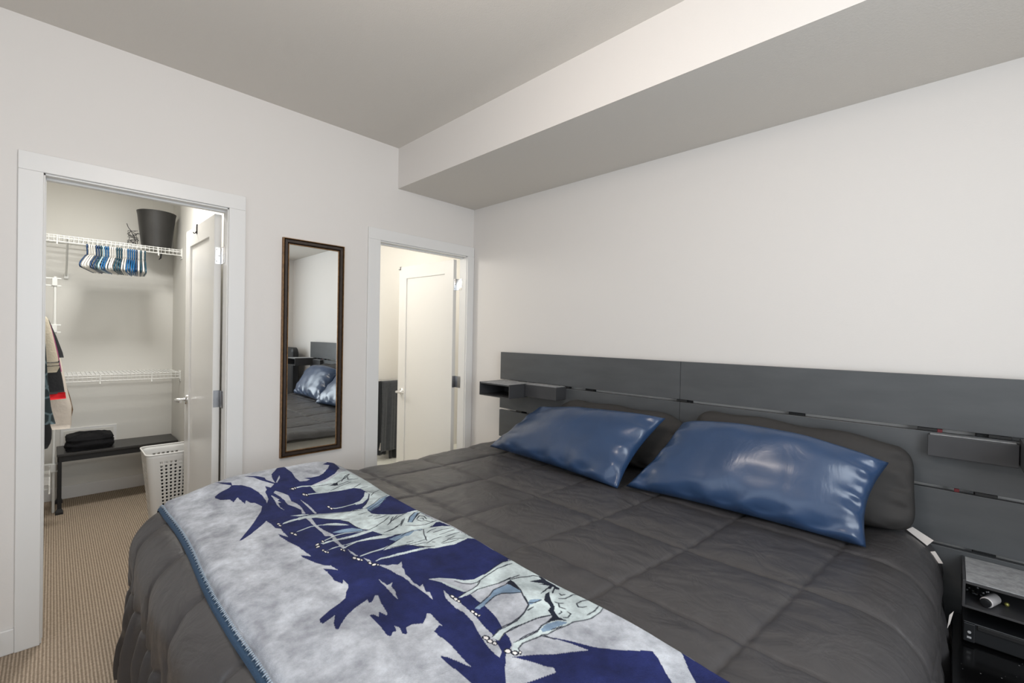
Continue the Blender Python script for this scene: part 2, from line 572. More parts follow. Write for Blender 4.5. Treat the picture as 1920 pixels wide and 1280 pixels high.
def door(n, hinge, length, ang, height, label):
    """shaker leaf, hinged at `hinge` and swung clockwise by ang from the -y closed position"""
    a = math.radians(ang)
    d = Vector((-math.sin(a), -math.cos(a), 0))
    nrm = Vector((math.cos(a), -math.sin(a), 0))
    h = Vector((hinge[0], hinge[1], 0))
    T = 0.035
    st = 0.112
    P = lambda u, t, z: h + d * u + nrm * t + Vector((0, 0, z))
    bm = B()

    def slab(u0, u1, t0, t1, z0, z1, bev=0.002):
        vs = [bm.bm.verts.new(P(u, t, z)) for z in (z0, z1) for (u, t) in ((u0, t0), (u1, t0), (u1, t1), (u0, t1))]
        fs = [bm.bm.faces.new([vs[i] for i in f]) for f in ((3, 2, 1, 0), (4, 5, 6, 7), (0, 1, 5, 4), (1, 2, 6, 5), (2, 3, 7, 6), (3, 0, 4, 7))]
        bmesh.ops.bevel(bm.bm, geom=list({e for f in fs for e in f.edges}), offset=bev, segments=1, affect='EDGES')

    z0, z1 = 0.012, height
    slab(0, st, 0, T, z0, z1)
    slab(length - st, length, 0, T, z0, z1)
    slab(st - 0.003, length - st + 0.003, 0, T, z1 - st, z1)
    slab(st - 0.003, length - st + 0.003, 0, T, z0, z0 + 0.2)
    root = struct(bm.build('door_%d' % n, M['door']))
    bm = B()
    slab(st - 0.004, length - st + 0.004, 0.009, T - 0.011, z0 + 0.19, z1 - st + 0.004, 0.0005)
    bm.build('door_panel', M['door'], root)
    # lever set
    uz = 0.93 if n == 1 else 0.855
    uu = length - 0.065
    pv = B()
    for sgn, t in ((1, T), (-1, 0)):
        base = P(uu, t, uz)
        ring = []
        for rr_, k in ((0.033, 0.0), (0.033, 0.005), (0.027, 0.011), (0.010, 0.012), (0.010, 0.052)):
            ring.append([base + nrm * sgn * k + d * (rr_ * math.cos(q * math.pi / 10)) + Vector((0, 0, rr_ * math.sin(q * math.pi / 10))) for q in range(20)])
        pv.rings(ring)
        e = base + nrm * sgn * 0.052
        pv.tube([e - nrm * sgn * 0.012, e + nrm * sgn * 0.004, e + nrm * sgn * 0.008 - d * 0.02, e + nrm * sgn * 0.006 - d * 0.065, e - d * 0.115], [0.011, 0.011, 0.0095, 0.008, 0.007], 10)
    lv = pv.build('lever_handle', M['chrome'], root, True)
    lv['label'] = 'brushed chrome lever handle with round rose'
    # hinges: leaf on door edge, knuckle, leaf on jamb
    for i, hz in enumerate((1.80, 1.0, 0.25)):
        hb = B()
        hh = 0.047
        k0 = P(-0.001, T * 0.5, 0)
        e1, e2 = P(-0.0015, 0.004, 0), P(-0.0015, T - 0.004, 0)
        vs = []
        for tt in (0.0, -0.0025):
            for (q, zz) in ((e1, hz - hh), (e2, hz - hh), (e2, hz + hh), (e1, hz + hh)):
                vs.append(hb.bm.verts.new(q + d * tt + Vector((0, 0, zz))))
        for f in ((0, 1, 2, 3), (7, 6, 5, 4), (0, 4, 5, 1), (1, 5, 6, 2), (2, 6, 7, 3), (3, 7, 4, 0)):
            hb.bm.faces.new([vs[q] for q in f])
        hb.lathe([(0.0065, -hh), (0.0065, hh)], (hinge[0] - 0.004, hinge[1] - 0.001, hz), 12)
        hb.box(hinge[0] + 0.002, hinge[0] + 0.072, hinge[1] - 0.003, hinge[1] - 0.0006, hz - hh, hz + hh, 0.001)
        hg = hb.build('hinge', M['chrome'] if i == 0 else M['steel_d'], root, True)
        sc = B()
        for q in (-0.032, 0.0, 0.032):
            c = e1.lerp(e2, 0.35 if q == 0 else 0.72) - d * 0.0026
            sc.tube([c + Vector((0, 0, hz + q)), c - d * 0.001 + Vector((0, 0, hz + q))], 0.0035, 8)
            sc.tube([(hinge[0] + (0.046 if q == 0 else 0.062), hinge[1] - 0.0028, hz + q), (hinge[0] + (0.046 if q == 0 else 0.062), hinge[1] - 0.0040, hz + q)], 0.0035, 8)
        sc.build('screw', M['steel_d'], hg)
    return root, P


d1, P1 = door(1, (-TH - 0.004, D1[1] - 0.004), 0.695, 89.2, 2.03, '')
d2, P2 = door(2, (-TH - 0.004, D2[1] - 0.004), 0.762, 87.0, 2.005, '')
for P, u, ht, ln, lab, col in ((P1, 0.40, 2.03, 0.055, 'small black hook clipped over the closet door top', M['black']),
                               (P2, 0.742, 2.005, 0.028, 'small grey hook clipped over the bathroom door top', M['steel_d'])):
    b = B()
    for a_, c_ in (((u - 0.006, 0.0355, ht - ln), (u + 0.006, 0.039, ht + 0.003)), ((u - 0.006, -0.003, ht + 0.0005), (u + 0.006, 0.039, ht + 0.003)),
                   ((u - 0.006, -0.003, ht - 0.02), (u + 0.006, -0.0005, ht + 0.003))):
        vs = [b.bm.verts.new(P(x, y, z)) for z in (a_[2], c_[2]) for (x, y) in ((a_[0], a_[1]), (c_[0], a_[1]), (c_[0], c_[1]), (a_[0], c_[1]))]
        for f in ((3, 2, 1, 0), (4, 5, 6, 7), (0, 1, 5, 4), (1, 2, 6, 5), (2, 3, 7, 6), (3, 0, 4, 7)):
            b.bm.faces.new([vs[i] for i in f])
    q = P(u, 0.039, ht - ln)
    b.tube([q + Vector((0, 0, 0.014)), q + Vector((0, -0.005, 0.004)), q + Vector((0, -0.012, 0.0)), q + Vector((0, -0.016, 0.008))], 0.0028, 6)
    tag(b.build('over_door_hook', col), lab, 'hook')

# spring door stop on the baseboard, far left
b = B()
b.lathe([(0.012, 0.0), (0.012, 0.004), (0.006, 0.006), (0.006, 0.055), (0.010, 0.056), (0.010, 0.07), (0.006, 0.072)], (0.014, -2.575, 0.075), 14, 'x')
tag(b.build('door_stop', M['steel_d'], None, True), 'small dark door stop on the baseboard left of the closet door', 'door stop')

# lamps (all out of the frame or behind the door head)
for nm, c, lab in (('bedroom', LAMP, 'round white ceiling lamp of the bedroom'), ('closet', (-1.05, -2.12, 2.52), 'round white ceiling lamp of the closet')):
    t = thing('ceiling_lamp', lab, 'lamp', (c[0], c[1], ZC))
    B().lathe([(0.10, ZC - c[2] - 0.012), (0.10, ZC - c[2] - 0.0), (0.015, ZC - c[2] - 0.014)][:2], c, 28).build('canopy', M['lamp_metal'], t, True)
    B().lathe([(0.012, 0.05), (0.012, ZC - c[2] - 0.01)], c, 12).build('stem', M['lamp_metal'], t, True)

# ---------------------------------------------------------------- GEO-BEGIN
def _hash(ix, iy):
    h = np.sin(ix * 127.1 + iy * 311.7) * 43758.5453
    return h - np.floor(h)


def vnoise(x, y):
    x = np.asarray(x, float)
    y = np.asarray(y, float)
    ix, iy = np.floor(x), np.floor(y)
    fx, fy = x - ix, y - iy
    ux, uy = fx * fx * (3 - 2 * fx), fy * fy * (3 - 2 * fy)
    a, b_, c, d = _hash(ix, iy), _hash(ix + 1, iy), _hash(ix, iy + 1), _hash(ix + 1, iy + 1)
    return (a * (1 - ux) + b_ * ux) * (1 - uy) + (c * (1 - ux) + d * ux) * uy - 0.5


def fbm(x, y, o=4):
    s, a = 0, 1.0
    for i in range(o):
        s = s + a * vnoise(x * 2 ** i + 17.3 * i, y * 2 ** i - 9.1 * i)
        a *= 0.5
    return s


X0, X1, Y0, Y1, RB = 0.60, 2.66, -2.04, -0.075, 0.15
LDROP = RB * math.pi / 2 + 0.462


def sstep(a, b_, x):
    t = np.clip((x - a) / (b_ - a), 0, 1)
    return t * t * (3 - 2 * t)


def seam_field(a, b):
    """1 on a quilting seam, falling to 0 inside a cell"""
    u = (a - 1.80 - (b + 1.255) * 0.10) / 0.342
    v = (b + 1.255) / 0.378
    du = np.abs(u - np.round(u)) * 0.342
    dv = np.abs(v - np.round(v)) * 0.378
    return du, dv


def drape(a, b, quilt=1.0, lift=0.0, ripple=1.0):
    a = np.asarray(a, float)
    b = np.asarray(b, float)
    qx = np.clip(a, X0, X1)
    qy = np.clip(b, Y0, Y1)
    dx, dy = a - qx, b - qy
    d = np.hypot(dx, dy)
    nx = np.where(d > 1e-9, dx / np.maximum(d, 1e-9), 0)
    ny = np.where(d > 1e-9, dy / np.maximum(d, 1e-9), 0)
    dd = np.minimum(d, LDROP)
    th = np.minimum(dd / RB, math.pi / 2)
    over = np.maximum(dd - RB * math.pi / 2, 0)
    hor = RB * np.sin(th) + over * 0.05
    z = -RB * (1 - np.cos(th)) - over
    # hanging folds
    peri = (qx - X0) + np.sign(nx) * (np.arctan2(np.abs(nx), np.abs(ny) + 1e-9) * 0.35 + (qy - Y0))
    ph = peri * 40 + 6 * fbm(peri * 2.4, over * 2.2, 2)
    crn = 1 - 2 * np.abs(nx * ny)
    fold = ((0.5 - np.sqrt(np.sin(ph * 0.5) ** 2 + 0.03)) * (0.062 - 0.030 * (1 - crn)) + crn * np.sin(peri * 83 + 5 * fbm(peri * 3, over * 1.2, 2)) * 0.006 + crn * 0.012 * fbm(peri * 9, over * 1.2, 2)) * sstep(-0.02, 0.30, over)
    hor = hor + ripple * fold
    # soft top
    top = 0.655 + 0.012 * np.exp(-((qx - 1.65) / 0.8) ** 2) + 0.010 * fbm(a * 2.3, b * 2.3, 3)
    top = top - 0.012 * sstep(-1.35, -1.0, b) * np.exp(-((a - 0.52) / 0.25) ** 2)
    top = top + 0.052 * np.exp(-((a - 0.56) / 0.30) ** 2) * sstep(-2.12, -1.80, b) * (1 - sstep(-1.50, -1.27, b))
    top = top + 0.012 * sstep(1.0, 0.0, -b) * sstep(0, 1, a)
    du, dv = seam_field(a, b)
    puff = (1 - np.exp(-(du / 0.045) ** 1.2)) * (1 - np.exp(-(dv / 0.045) ** 1.2))
    groove = np.exp(-(du / 0.007) ** 2) + np.exp(-(dv / 0.007) ** 2)
    wr = 0.0045 * (0.5 - np.abs(fbm(a * 5 + 2.5 * fbm(a * 2.2, b * 2.2, 2), b * 8 + 2 * fbm(a * 2 + 9, b * 2, 2), 3))) * (0.4 + puff)
    pk = 0.0013 * (np.exp(-dv / 0.06) * np.sin(a * 70 + 7 * fbm(a * 5, b * 5, 2)) + np.exp(-du / 0.06) * np.sin(b * 70 + 7 * fbm(a * 5 + 3, b * 5, 2)))
    off = quilt * (pk + 0.010 * puff - 0.005 * np.minimum(groove, 1) + wr) + lift
    N = np.stack([nx * np.sin(th), ny * np.sin(th), np.cos(th)], -1)
    Pp = np.stack([qx + nx * hor, qy + ny * hor, top + z], -1) + N * off[..., None]
    Pp[..., 2] = np.maximum(Pp[..., 2], 0.012)
    return Pp


def bl_inner(a):
    return -1.368 - 0.036 * (a - 0.9) - 0.02 * np.exp(-((a - 0.55) / 0.2) ** 2) + 0.006 * np.sin(a * 9)


def bl_outer(a):
    return -2.087 - 0.012 * (a - 0.6) + 0.006 * np.sin(a * 7 + 1)


def blanket_pt(a, v):
    """a along the bed's width, v 0 at the inner edge .. 1 at the foot edge"""
    b = bl_inner(a) * (1 - v) + bl_outer(a) * v
    edge = np.minimum(v, 1 - v)
    lift = 0.006 + 0.016 * sstep(0, 0.035, edge) + 0.004 * fbm(a * 5, v * 5, 3)
    return drape(a, b, 0.05, lift + 0.010, 0.6)
# ---------------------------------------------------------------- GEO-END


def grid_faces(n, m):
    return [(i * m + j, (i + 1) * m + j, (i + 1) * m + j + 1, i * m + j + 1) for i in range(n - 1) for j in range(m - 1)]


# ---------------------------------------------------------------- bed
t = thing('bed_base', 'low black bed base under the mattress', 'bed base', (1.66, -1.05, 0))
B().box(0.58, 2.70, -2.02, -0.09, 0.10, 0.32, 0.01).build('platform', M['frame_b'], t)
for x in (0.64, 2.64):
    for y in (-1.9, -0.2):
        B().box(x - 0.03, x + 0.03, y - 0.03, y + 0.03, 0, 0.10).build('leg', M['frame_b'], t)
mt = B().box(0.56, 2.69, -2.05, -0.075, 0.325, 0.60, 0.05).build('mattress', M['mattress'], None, True)
tag(mt, 'pale mattress under the charcoal comforter', 'mattress')

NA, NB = 420, 380
sa = np.linspace(0, 1, NA)
bv = np.linspace(Y0 - LDROP, Y1, NB)
Ag = np.zeros((NA, NB))
Bg = np.zeros((NA, NB))
for j, bb_ in enumerate(bv):
    left = 0.10 + 0.60 * float(1 - sstep(-1.9, -1.5, np.array(bb_)))
    a0 = X0 - left
    Ag[:, j] = a0 + sa * (X1 + 0.70 - a0)
    Bg[:, j] = bb_
PV = drape(Ag, Bg)
cf = from_arrays('comforter', PV.reshape(-1, 3), grid_faces(NA, NB), M['comforter'])
tag(cf, 'charcoal quilted comforter spread over the bed', 'comforter')
md = cf.modifiers.new('thick', 'SOLIDIFY')
md.thickness = 0.02
md.offset = -1

# blanket
NA2, NV2 = 1150, 360
av = np.linspace(0.36, X1 + 0.28, NA2)
vv = np.linspace(0, 1, NV2)
AA, VV = np.meshgrid(av, vv, indexing='ij')
PV = blanket_pt(AA, VV)
bl = from_arrays('throw_blanket', PV.reshape(-1, 3), grid_faces(NA2, NV2), M['blanket'])
tag(bl, 'plush grey blanket printed with navy shapes and white wolves across the bed foot', 'blanket')
bcol = np.ones((NA2, NV2, 4), np.float32)
bcol[..., :3] = rgb(180, 184, 192)[:3]
# the woven print in blanket coordinates (mm across the bed, thousandths from inner to foot edge)
# PRINT-BEGIN
PRINT = [
 (0, 0, 0, '706,801 689,768 678,718 663,702 614,731 557,755 598,725 633,691 663,697 691,658 730,630 785,614 828,612 874,615 902,622 864,599 824,590 798,586 778,568 745,561 768,542 743,510 704,538 675,558 639,570 613,599 600,609 625,552 663,522 686,526 736,498 709,495 677,487 640,471 607,435 518,348 615,362 663,361 728,380 774,379 785,346 779,322 750,347 764,300 764,259 743,215 696,151 650,109 635,144 605,100 524,10 694,69 772,161 810,247 826,306 838,353 849,359 867,282 902,90 1060,13 1139,15 1321,26 1428,41 1470,46 1560,38 1617,40 1691,28 1758,21 1876,22 1883,23 1870,39 1876,46 1888,203 1894,296 1909,321 1927,322 1946,325 1971,328 1989,328 2030,340 2050,348 2077,365 2102,381 2121,390 2143,410 2147,427 2143,449 2151,450 2166,469 2181,494 2208,527 2245,577 2200,615 2159,602 2149,603 2124,604 2096,605 2069,607 2060,603 2074,589 2091,580 2113,571 2134,560 2111,561 2080,555 2039,549 2010,552 1984,551 1973,517 1984,511 1963,510 1922,502 1914,511 1931,534 1940,553 1925,580 1923,605 1944,618 1946,626 1938,631 1913,622 1899,629 1920,639 1917,651 1928,667 1918,674 1901,670 1874,667 1844,667 1824,668 1827,654 1844,647 1825,631 1852,620 1843,612 1800,602 1763,587 1757,596 1771,612 1780,627 1776,634 1761,629 1773,684 1788,726 1809,759 1824,780 1818,785 1797,778 1767,755 1781,804 1772,809 1759,804 1755,795 1740,758 1729,717 1716,683 1694,666 1674,644 1661,637 1629,635 1649,650 1621,664 1567,660 1542,661 1558,641 1576,623 1539,629 1528,645 1494,665 1433,684 1418,683 1431,669 1449,655 1402,659 1358,662 1298,680 1243,691 1215,690 1247,675 1268,664 1217,666 1175,661 1155,678 1100,679 1059,685 1104,729 1154,786 1184,834 1182,842 1129,801 1081,763 1010,713 959,674 918,653 870,670 860,686 825,695 854,711 806,716 780,719 811,750 779,754 756,790 723,803'),
 (0, 0, 0, '2158,458 2169,446 2183,417 2203,380 2226,342 2269,246 2222,270 2169,306 2225,256 2272,221 2313,175 2348,128 2350,120 2367,98 2388,113 2414,143 2436,163 2497,231 2396,427 2281,582 2207,604 2262,396 2250,388 2236,402 2206,420 2177,439'),
 (0, 0, 0, '2401,15 2419,38 2441,72 2468,108 2537,196 2680,-9 2611,-79 2539,-18 2469,-14'),
 (0, 1, 0, '730,493 668,440 694,451 737,491 708,498'),
 (0, 1, 0, '833,573 877,558 896,556 901,569 927,560 923,575 961,581 1006,575 978,584 936,587 889,578'),
 (0, 1, 0, '821,552 807,536 842,513 878,499 936,511 981,496 1026,495 1092,505 1081,519 1041,505 1001,518 960,539 909,537 867,540'),
 (0, 2, 0, '1071,572 1088,522 1110,491 1102,538'),
 (0, 1, 0, '935,467 999,457 1047,454 1120,460 1118,470 1056,466 997,467'),
 (0, 1, 0, '1137,524 1151,503 1232,516 1297,509 1347,499 1408,512 1437,518 1469,515 1465,531 1430,529 1399,528 1351,515 1338,535 1300,527 1255,528 1208,527'),
 (0, 1, 0, '1482,518 1505,515 1540,512 1536,521 1510,524'),
 (0, 1, 0, '1560,502 1584,492 1602,493 1592,504'),
 (0, 1, 0, '1624,480 1637,465 1648,455 1650,438 1663,420 1655,397 1673,408 1685,420 1696,418 1722,435 1738,432 1769,438 1801,436 1796,418 1834,439 1843,429 1878,449 1841,448 1807,447 1775,449 1749,448 1728,451 1702,461 1670,466 1649,474 1633,480'),
 (0, 1, 0, '1688,533 1736,527 1733,500 1749,520 1780,525 1787,533 1815,545 1781,543 1751,538 1718,536'),
 (0, 1, 0, '1860,382 1887,387 1922,390 1938,384 1978,389 2015,396 2051,409 2085,416 2114,435 2141,452 2152,476 2145,476 2115,470 2076,453 2050,440 2020,421 1975,411 1945,416 1897,408 1883,399'),
 (0, 2, 0, '842,357 833,249 773,136 724,43 766,48 1035,19 1128,25 1141,69 1186,144 1228,238 1196,251 1162,202 1106,153 1058,118 1025,120 983,128 959,157 952,249 938,309 911,362'),
 (1, 4, 2.1, '849,351 862,266 868,216 834,134 787,73'),
 (1, 4, 2.1, '874,266 893,215 873,138'),
 (1, 4, 2.2, '821,111 853,129 857,92 857,65'),
 (1, 4, 2.1, '931,286 906,214 888,134'),
 (1, 4, 2.1, '953,153 925,92'),
 (1, 4, 2.1, '975,124 970,72'),
 (1, 4, 2.0, '1016,118 1049,91'),
 (1, 4, 2.0, '1083,123 1050,83 1033,36'),
 (1, 4, 1.9, '1064,122 1126,168 1168,214 1186,245'),
 (1, 4, 2.2, '863,179 811,118 782,69'),
 (0, 4, 0, '874,257 864,205 892,218 891,238'),
 (1, 2, 4.6, '822,459 825,427 825,396 841,351'),
 (1, 2, 4.2, '911,423 918,369 939,306'),
 (1, 2, 3.9, '1106,381 1121,356 1127,326 1127,256 1122,221'),
 (0, 2, 0, '1120,251 1114,212 1073,162 1030,131 1047,114 1110,162 1145,215 1143,253'),
 (0, 3, 0, '1206,235 1181,169 1143,102 1123,44 1162,85 1218,167 1244,234'),
 (1, 4, 1.7, '1208,240 1179,172 1134,100 1120,41'),
 (1, 4, 1.6, '1241,239 1215,173 1183,117 1142,66'),
 (1, 4, 1.6, '1228,238 1192,165 1162,102'),
 (0, 4, 0, '836,440 841,447 841,455 835,461 826,463 816,460 811,453 811,445 817,439 826,438'),
 (0, 5, 0, '831,445 834,448 833,452 830,455 825,457 821,456 818,452 819,448 822,445 827,444'),
 (0, 4, 0, '836,432 839,438 837,443 831,446 822,444 814,440 811,435 812,430 819,427 828,428'),
 (0, 5, 0, '830,434 832,437 830,439 827,440 823,440 820,438 818,436 819,434 823,432 827,433'),
 (0, 4, 0, '921,419 926,425 922,432 913,435 901,434 891,429 887,423 890,416 900,413 911,414'),
 (0, 5, 0, '915,421 916,424 914,427 909,429 903,429 898,427 896,424 898,421 904,419 910,419'),
 (0, 4, 0, '933,413 937,419 934,424 926,427 915,427 906,422 902,416 905,410 913,407 924,408'),
 (0, 5, 0, '927,415 928,418 926,420 922,422 917,422 912,420 911,417 913,414 917,413 923,413'),
 (0, 4, 0, '920,422 924,428 920,434 911,437 899,437 890,432 886,426 890,420 899,417 911,417'),
 (0, 5, 0, '913,424 914,427 912,430 907,432 901,432 897,430 895,427 898,424 903,422 909,422'),
 (0, 4, 0, '927,413 931,419 929,424 921,427 912,426 903,421 899,415 901,410 909,408 919,409'),
 (0, 5, 0, '921,415 923,418 921,420 918,421 913,421 909,419 907,417 909,414 913,413 917,413'),
 (0, 4, 0, '1104,376 1107,383 1102,387 1092,389 1079,387 1070,382 1067,376 1072,371 1083,369 1095,371'),
 (0, 5, 0, '1097,378 1097,380 1095,383 1089,384 1082,383 1078,381 1077,378 1080,376 1086,375 1092,376'),
 (0, 4, 0, '1125,373 1129,379 1126,384 1117,386 1106,385 1097,380 1094,374 1097,369 1105,367 1116,369'),
 (0, 5, 0, '1118,375 1120,378 1118,380 1113,381 1108,380 1104,379 1102,376 1104,374 1109,372 1114,373'),
 (0, 2, 0, '1133,636 1122,628 1113,593 1118,515 1112,499 1135,502 1134,522 1131,597 1134,627'),
 (0, 2, 0, '1111,552 1117,491 1156,397 1188,319 1195,270 1206,235 1237,244 1272,246 1292,230 1329,174 1349,127 1343,89 1339,43 1349,26 1413,34 1350,37 1408,42 1470,46 1503,33 1492,59 1515,106 1517,156 1505,190 1500,241 1498,265 1508,260 1491,295 1462,331 1395,356 1377,373 1340,382 1277,382 1235,406 1202,446 1159,486 1139,528 1137,560'),
 (0, 3, 0, '1425,168 1393,127 1364,67 1361,38 1411,111 1438,148'),
 (1, 4, 2.0, '1103,546 1124,494 1164,394 1192,314 1206,235'),
 (1, 4, 1.9, '1159,487 1202,446 1237,407 1259,363'),
 (1, 4, 1.9, '1250,400 1278,383 1340,382 1377,373'),
 (1, 4, 2.1, '1195,309 1214,260'),
 (1, 4, 2.0, '1245,303 1247,259'),
 (1, 4, 2.0, '1286,279 1286,253'),
 (1, 4, 2.0, '1299,259 1306,222'),
 (1, 4, 2.0, '1325,271 1327,230 1322,199'),
 (1, 4, 1.9, '1384,305 1365,249 1340,199'),
 (1, 4, 1.9, '1404,262 1379,216 1349,159'),
 (1, 4, 2.0, '1381,213 1363,163 1346,100'),
 (1, 4, 2.0, '1395,240 1367,209 1350,184'),
 (1, 4, 1.9, '1437,246 1425,205 1394,167'),
 (1, 4, 1.9, '1447,298 1444,259 1433,228'),
 (1, 4, 1.8, '1401,363 1403,344'),
 (1, 4, 1.8, '1377,373 1395,356 1386,302'),
 (1, 4, 1.8, '1462,331 1491,295 1509,253'),
 (1, 4, 1.9, '1440,218 1415,185 1388,150'),
 (1, 4, 2.1, '1427,165 1389,120 1358,61 1355,32'),
 (1, 4, 2.0, '1436,150 1411,111 1371,39'),
 (1, 4, 2.2, '1446,197 1473,161 1486,118 1482,74 1479,46'),
 (1, 4, 2.1, '1449,317 1449,274 1438,232'),
 (1, 4, 2.3, '1421,108 1399,71 1416,58 1445,70'),
 (1, 4, 2.2, '1428,111 1448,106 1456,81'),
 (1, 4, 2.3, '1402,98 1372,53 1372,36'),
 (1, 4, 2.2, '1453,86 1476,76 1480,51'),
 (1, 4, 2.2, '1424,90 1427,77 1444,85'),
 (1, 4, 2.0, '1472,335 1487,302 1502,254'),
 (1, 4, 2.1, '1504,256 1501,206 1518,172 1521,128 1510,102'),
 (1, 2, 3.3, '1242,613 1237,586 1229,544 1238,496'),
 (0, 2, 0, '1240,500 1238,469 1259,433 1291,405 1310,397 1286,436 1254,475'),
 (0, 3, 0, '1328,495 1326,447 1339,402 1372,373 1386,380 1365,426 1346,473'),
 (1, 2, 2.9, '1373,562 1367,534 1358,494 1362,451 1384,399 1389,375'),
 (0, 2, 0, '1380,578 1384,535 1390,488 1395,440 1393,385 1398,347 1409,313 1415,370 1415,421 1406,480 1394,535 1395,574'),
 (0, 2, 0, '1447,590 1438,556 1445,505 1447,443 1454,383 1463,328 1491,295 1488,342 1466,409 1453,463 1447,522 1446,572'),
 (0, 3, 0, '1504,337 1501,282 1501,239 1505,190 1512,163 1522,198 1528,252 1530,324'),
 (1, 4, 1.6, '1386,380 1375,433 1366,498 1375,554'),
 (1, 4, 1.5, '1430,347 1430,399 1419,456 1408,512'),
 (1, 4, 1.5, '1488,342 1468,410 1453,464'),
 (1, 4, 1.5, '1454,461 1467,508 1478,530'),
 (1, 4, 1.6, '1461,326 1445,376 1441,423'),
 (1, 2, 2.4, '1469,539 1462,517 1456,488 1453,457'),
 (0, 4, 0, '1137,644 1142,650 1139,655 1130,659 1118,660 1108,657 1104,651 1107,646 1116,642 1127,641'),
 (0, 5, 0, '1131,647 1133,650 1130,652 1125,655 1119,655 1114,654 1113,651 1115,648 1120,646 1126,646'),
 (0, 4, 0, '1155,646 1159,651 1156,656 1148,659 1137,659 1128,657 1124,652 1127,647 1136,644 1146,644'),
 (0, 5, 0, '1149,649 1150,651 1148,653 1144,655 1138,655 1134,654 1133,652 1135,650 1140,648 1145,648'),
 (0, 4, 0, '1254,630 1258,635 1257,641 1250,646 1241,648 1233,646 1228,641 1230,635 1236,630 1245,628'),
 (0, 5, 0, '1249,634 1251,636 1250,639 1246,642 1241,643 1237,643 1236,640 1237,637 1241,634 1245,633'),
 (0, 4, 0, '1275,626 1278,632 1276,637 1268,640 1258,640 1249,637 1246,631 1248,626 1256,623 1266,623'),
 (0, 5, 0, '1269,629 1271,631 1269,634 1265,635 1259,636 1255,634 1254,632 1255,629 1260,627 1265,627'),
 (0, 4, 0, '1381,580 1388,585 1393,594 1393,602 1390,607 1383,607 1377,602 1372,594 1371,586 1374,580'),
 (0, 5, 0, '1382,586 1385,589 1387,593 1387,598 1386,601 1383,602 1380,599 1378,595 1377,590 1379,586'),
 (0, 4, 0, '1398,587 1405,592 1409,600 1410,608 1406,613 1400,614 1393,609 1389,601 1388,593 1392,587'),
 (0, 5, 0, '1398,593 1402,595 1404,600 1404,604 1403,608 1400,608 1397,606 1395,601 1394,596 1396,593'),
 (0, 4, 0, '1384,562 1387,567 1384,571 1378,573 1369,571 1362,567 1359,562 1361,558 1368,556 1377,558'),
 (0, 5, 0, '1379,563 1380,566 1378,568 1375,568 1371,568 1367,566 1366,564 1368,562 1371,561 1375,562'),
 (0, 4, 0, '1447,596 1449,600 1446,604 1440,606 1432,605 1426,601 1424,597 1427,593 1433,591 1441,592'),
 (0, 5, 0, '1442,597 1443,599 1441,601 1438,602 1434,602 1431,600 1430,598 1432,596 1435,595 1439,596'),
 (0, 4, 0, '1462,594 1464,599 1460,603 1453,605 1444,605 1438,602 1436,597 1440,593 1448,591 1456,591'),
 (0, 5, 0, '1457,596 1457,598 1455,600 1451,601 1446,601 1443,600 1443,598 1445,596 1450,595 1454,595'),
 (0, 4, 0, '1467,590 1469,594 1467,597 1463,598 1457,597 1452,594 1450,590 1451,587 1456,586 1462,587'),
 (0, 5, 0, '1463,591 1464,593 1463,594 1461,595 1458,594 1456,593 1455,592 1456,590 1458,589 1461,590'),
 (0, 4, 0, '1480,535 1481,540 1479,543 1472,545 1465,544 1460,541 1458,537 1461,533 1467,531 1474,532'),
 (0, 5, 0, '1475,537 1475,538 1474,540 1470,541 1467,541 1464,540 1464,538 1466,536 1469,535 1473,535'),
 (0, 4, 0, '1489,532 1491,536 1488,539 1483,541 1476,540 1470,537 1468,532 1471,529 1477,527 1484,528'),
 (0, 5, 0, '1485,533 1485,535 1484,536 1481,537 1477,537 1475,536 1474,534 1476,532 1479,531 1482,532'),
 (0, 2, 0, '1558,410 1541,350 1529,295 1517,257 1509,201 1520,158 1512,135 1522,114 1538,65 1558,41 1618,41 1692,29 1675,53 1679,81 1684,145 1670,189 1658,229 1638,253 1591,286 1578,306 1564,359'),
 (0, 2, 0, '1598,460 1598,435 1603,375 1615,317 1625,271 1646,240 1642,258 1626,320 1615,384 1605,440'),
 (1, 2, 3.1, '1602,473 1598,447 1605,402 1613,342'),
 (1, 2, 3.8, '1546,504 1545,457 1548,389 1543,345'),
 (1, 4, 1.8, '1518,160 1551,188 1598,216'),
 (1, 4, 1.8, '1572,196 1587,213'),
 (1, 4, 1.9, '1562,145 1562,94 1573,48'),
 (1, 4, 1.8, '1591,138 1590,85 1592,47'),
 (1, 4, 1.8, '1617,129 1616,88 1618,45'),
 (1, 4, 1.8, '1638,138 1634,91'),
 (1, 4, 1.8, '1613,230 1605,186 1608,143'),
 (1, 4, 1.7, '1617,205 1627,196'),
 (1, 4, 1.8, '1647,181 1643,139 1651,100 1667,68'),
 (1, 4, 1.7, '1653,180 1661,141 1663,97'),
 (1, 4, 1.8, '1565,294 1569,263'),
 (1, 4, 1.7, '1557,370 1576,308 1584,255 1587,213'),
 (1, 4, 1.7, '1594,285 1601,248 1609,227'),
 (1, 4, 1.7, '1609,270 1632,248 1647,218'),
 (1, 4, 1.7, '1593,291 1620,266 1643,236'),
 (1, 4, 1.8, '1511,277 1501,239 1508,208'),
 (1, 4, 1.9, '1549,170 1540,139 1539,106'),
 (1, 4, 1.8, '1508,185 1522,176'),
 (1, 4, 1.7, '1551,398 1537,337 1527,298'),
 (0, 3, 0, '1517,268 1504,234 1505,206 1515,218 1528,252'),
 (0, 4, 0, '1555,523 1559,529 1557,536 1552,541 1544,542 1536,539 1532,532 1533,525 1539,521 1547,520'),
 (0, 5, 0, '1551,526 1553,530 1552,533 1548,536 1544,537 1540,535 1538,532 1539,528 1543,526 1547,525'),
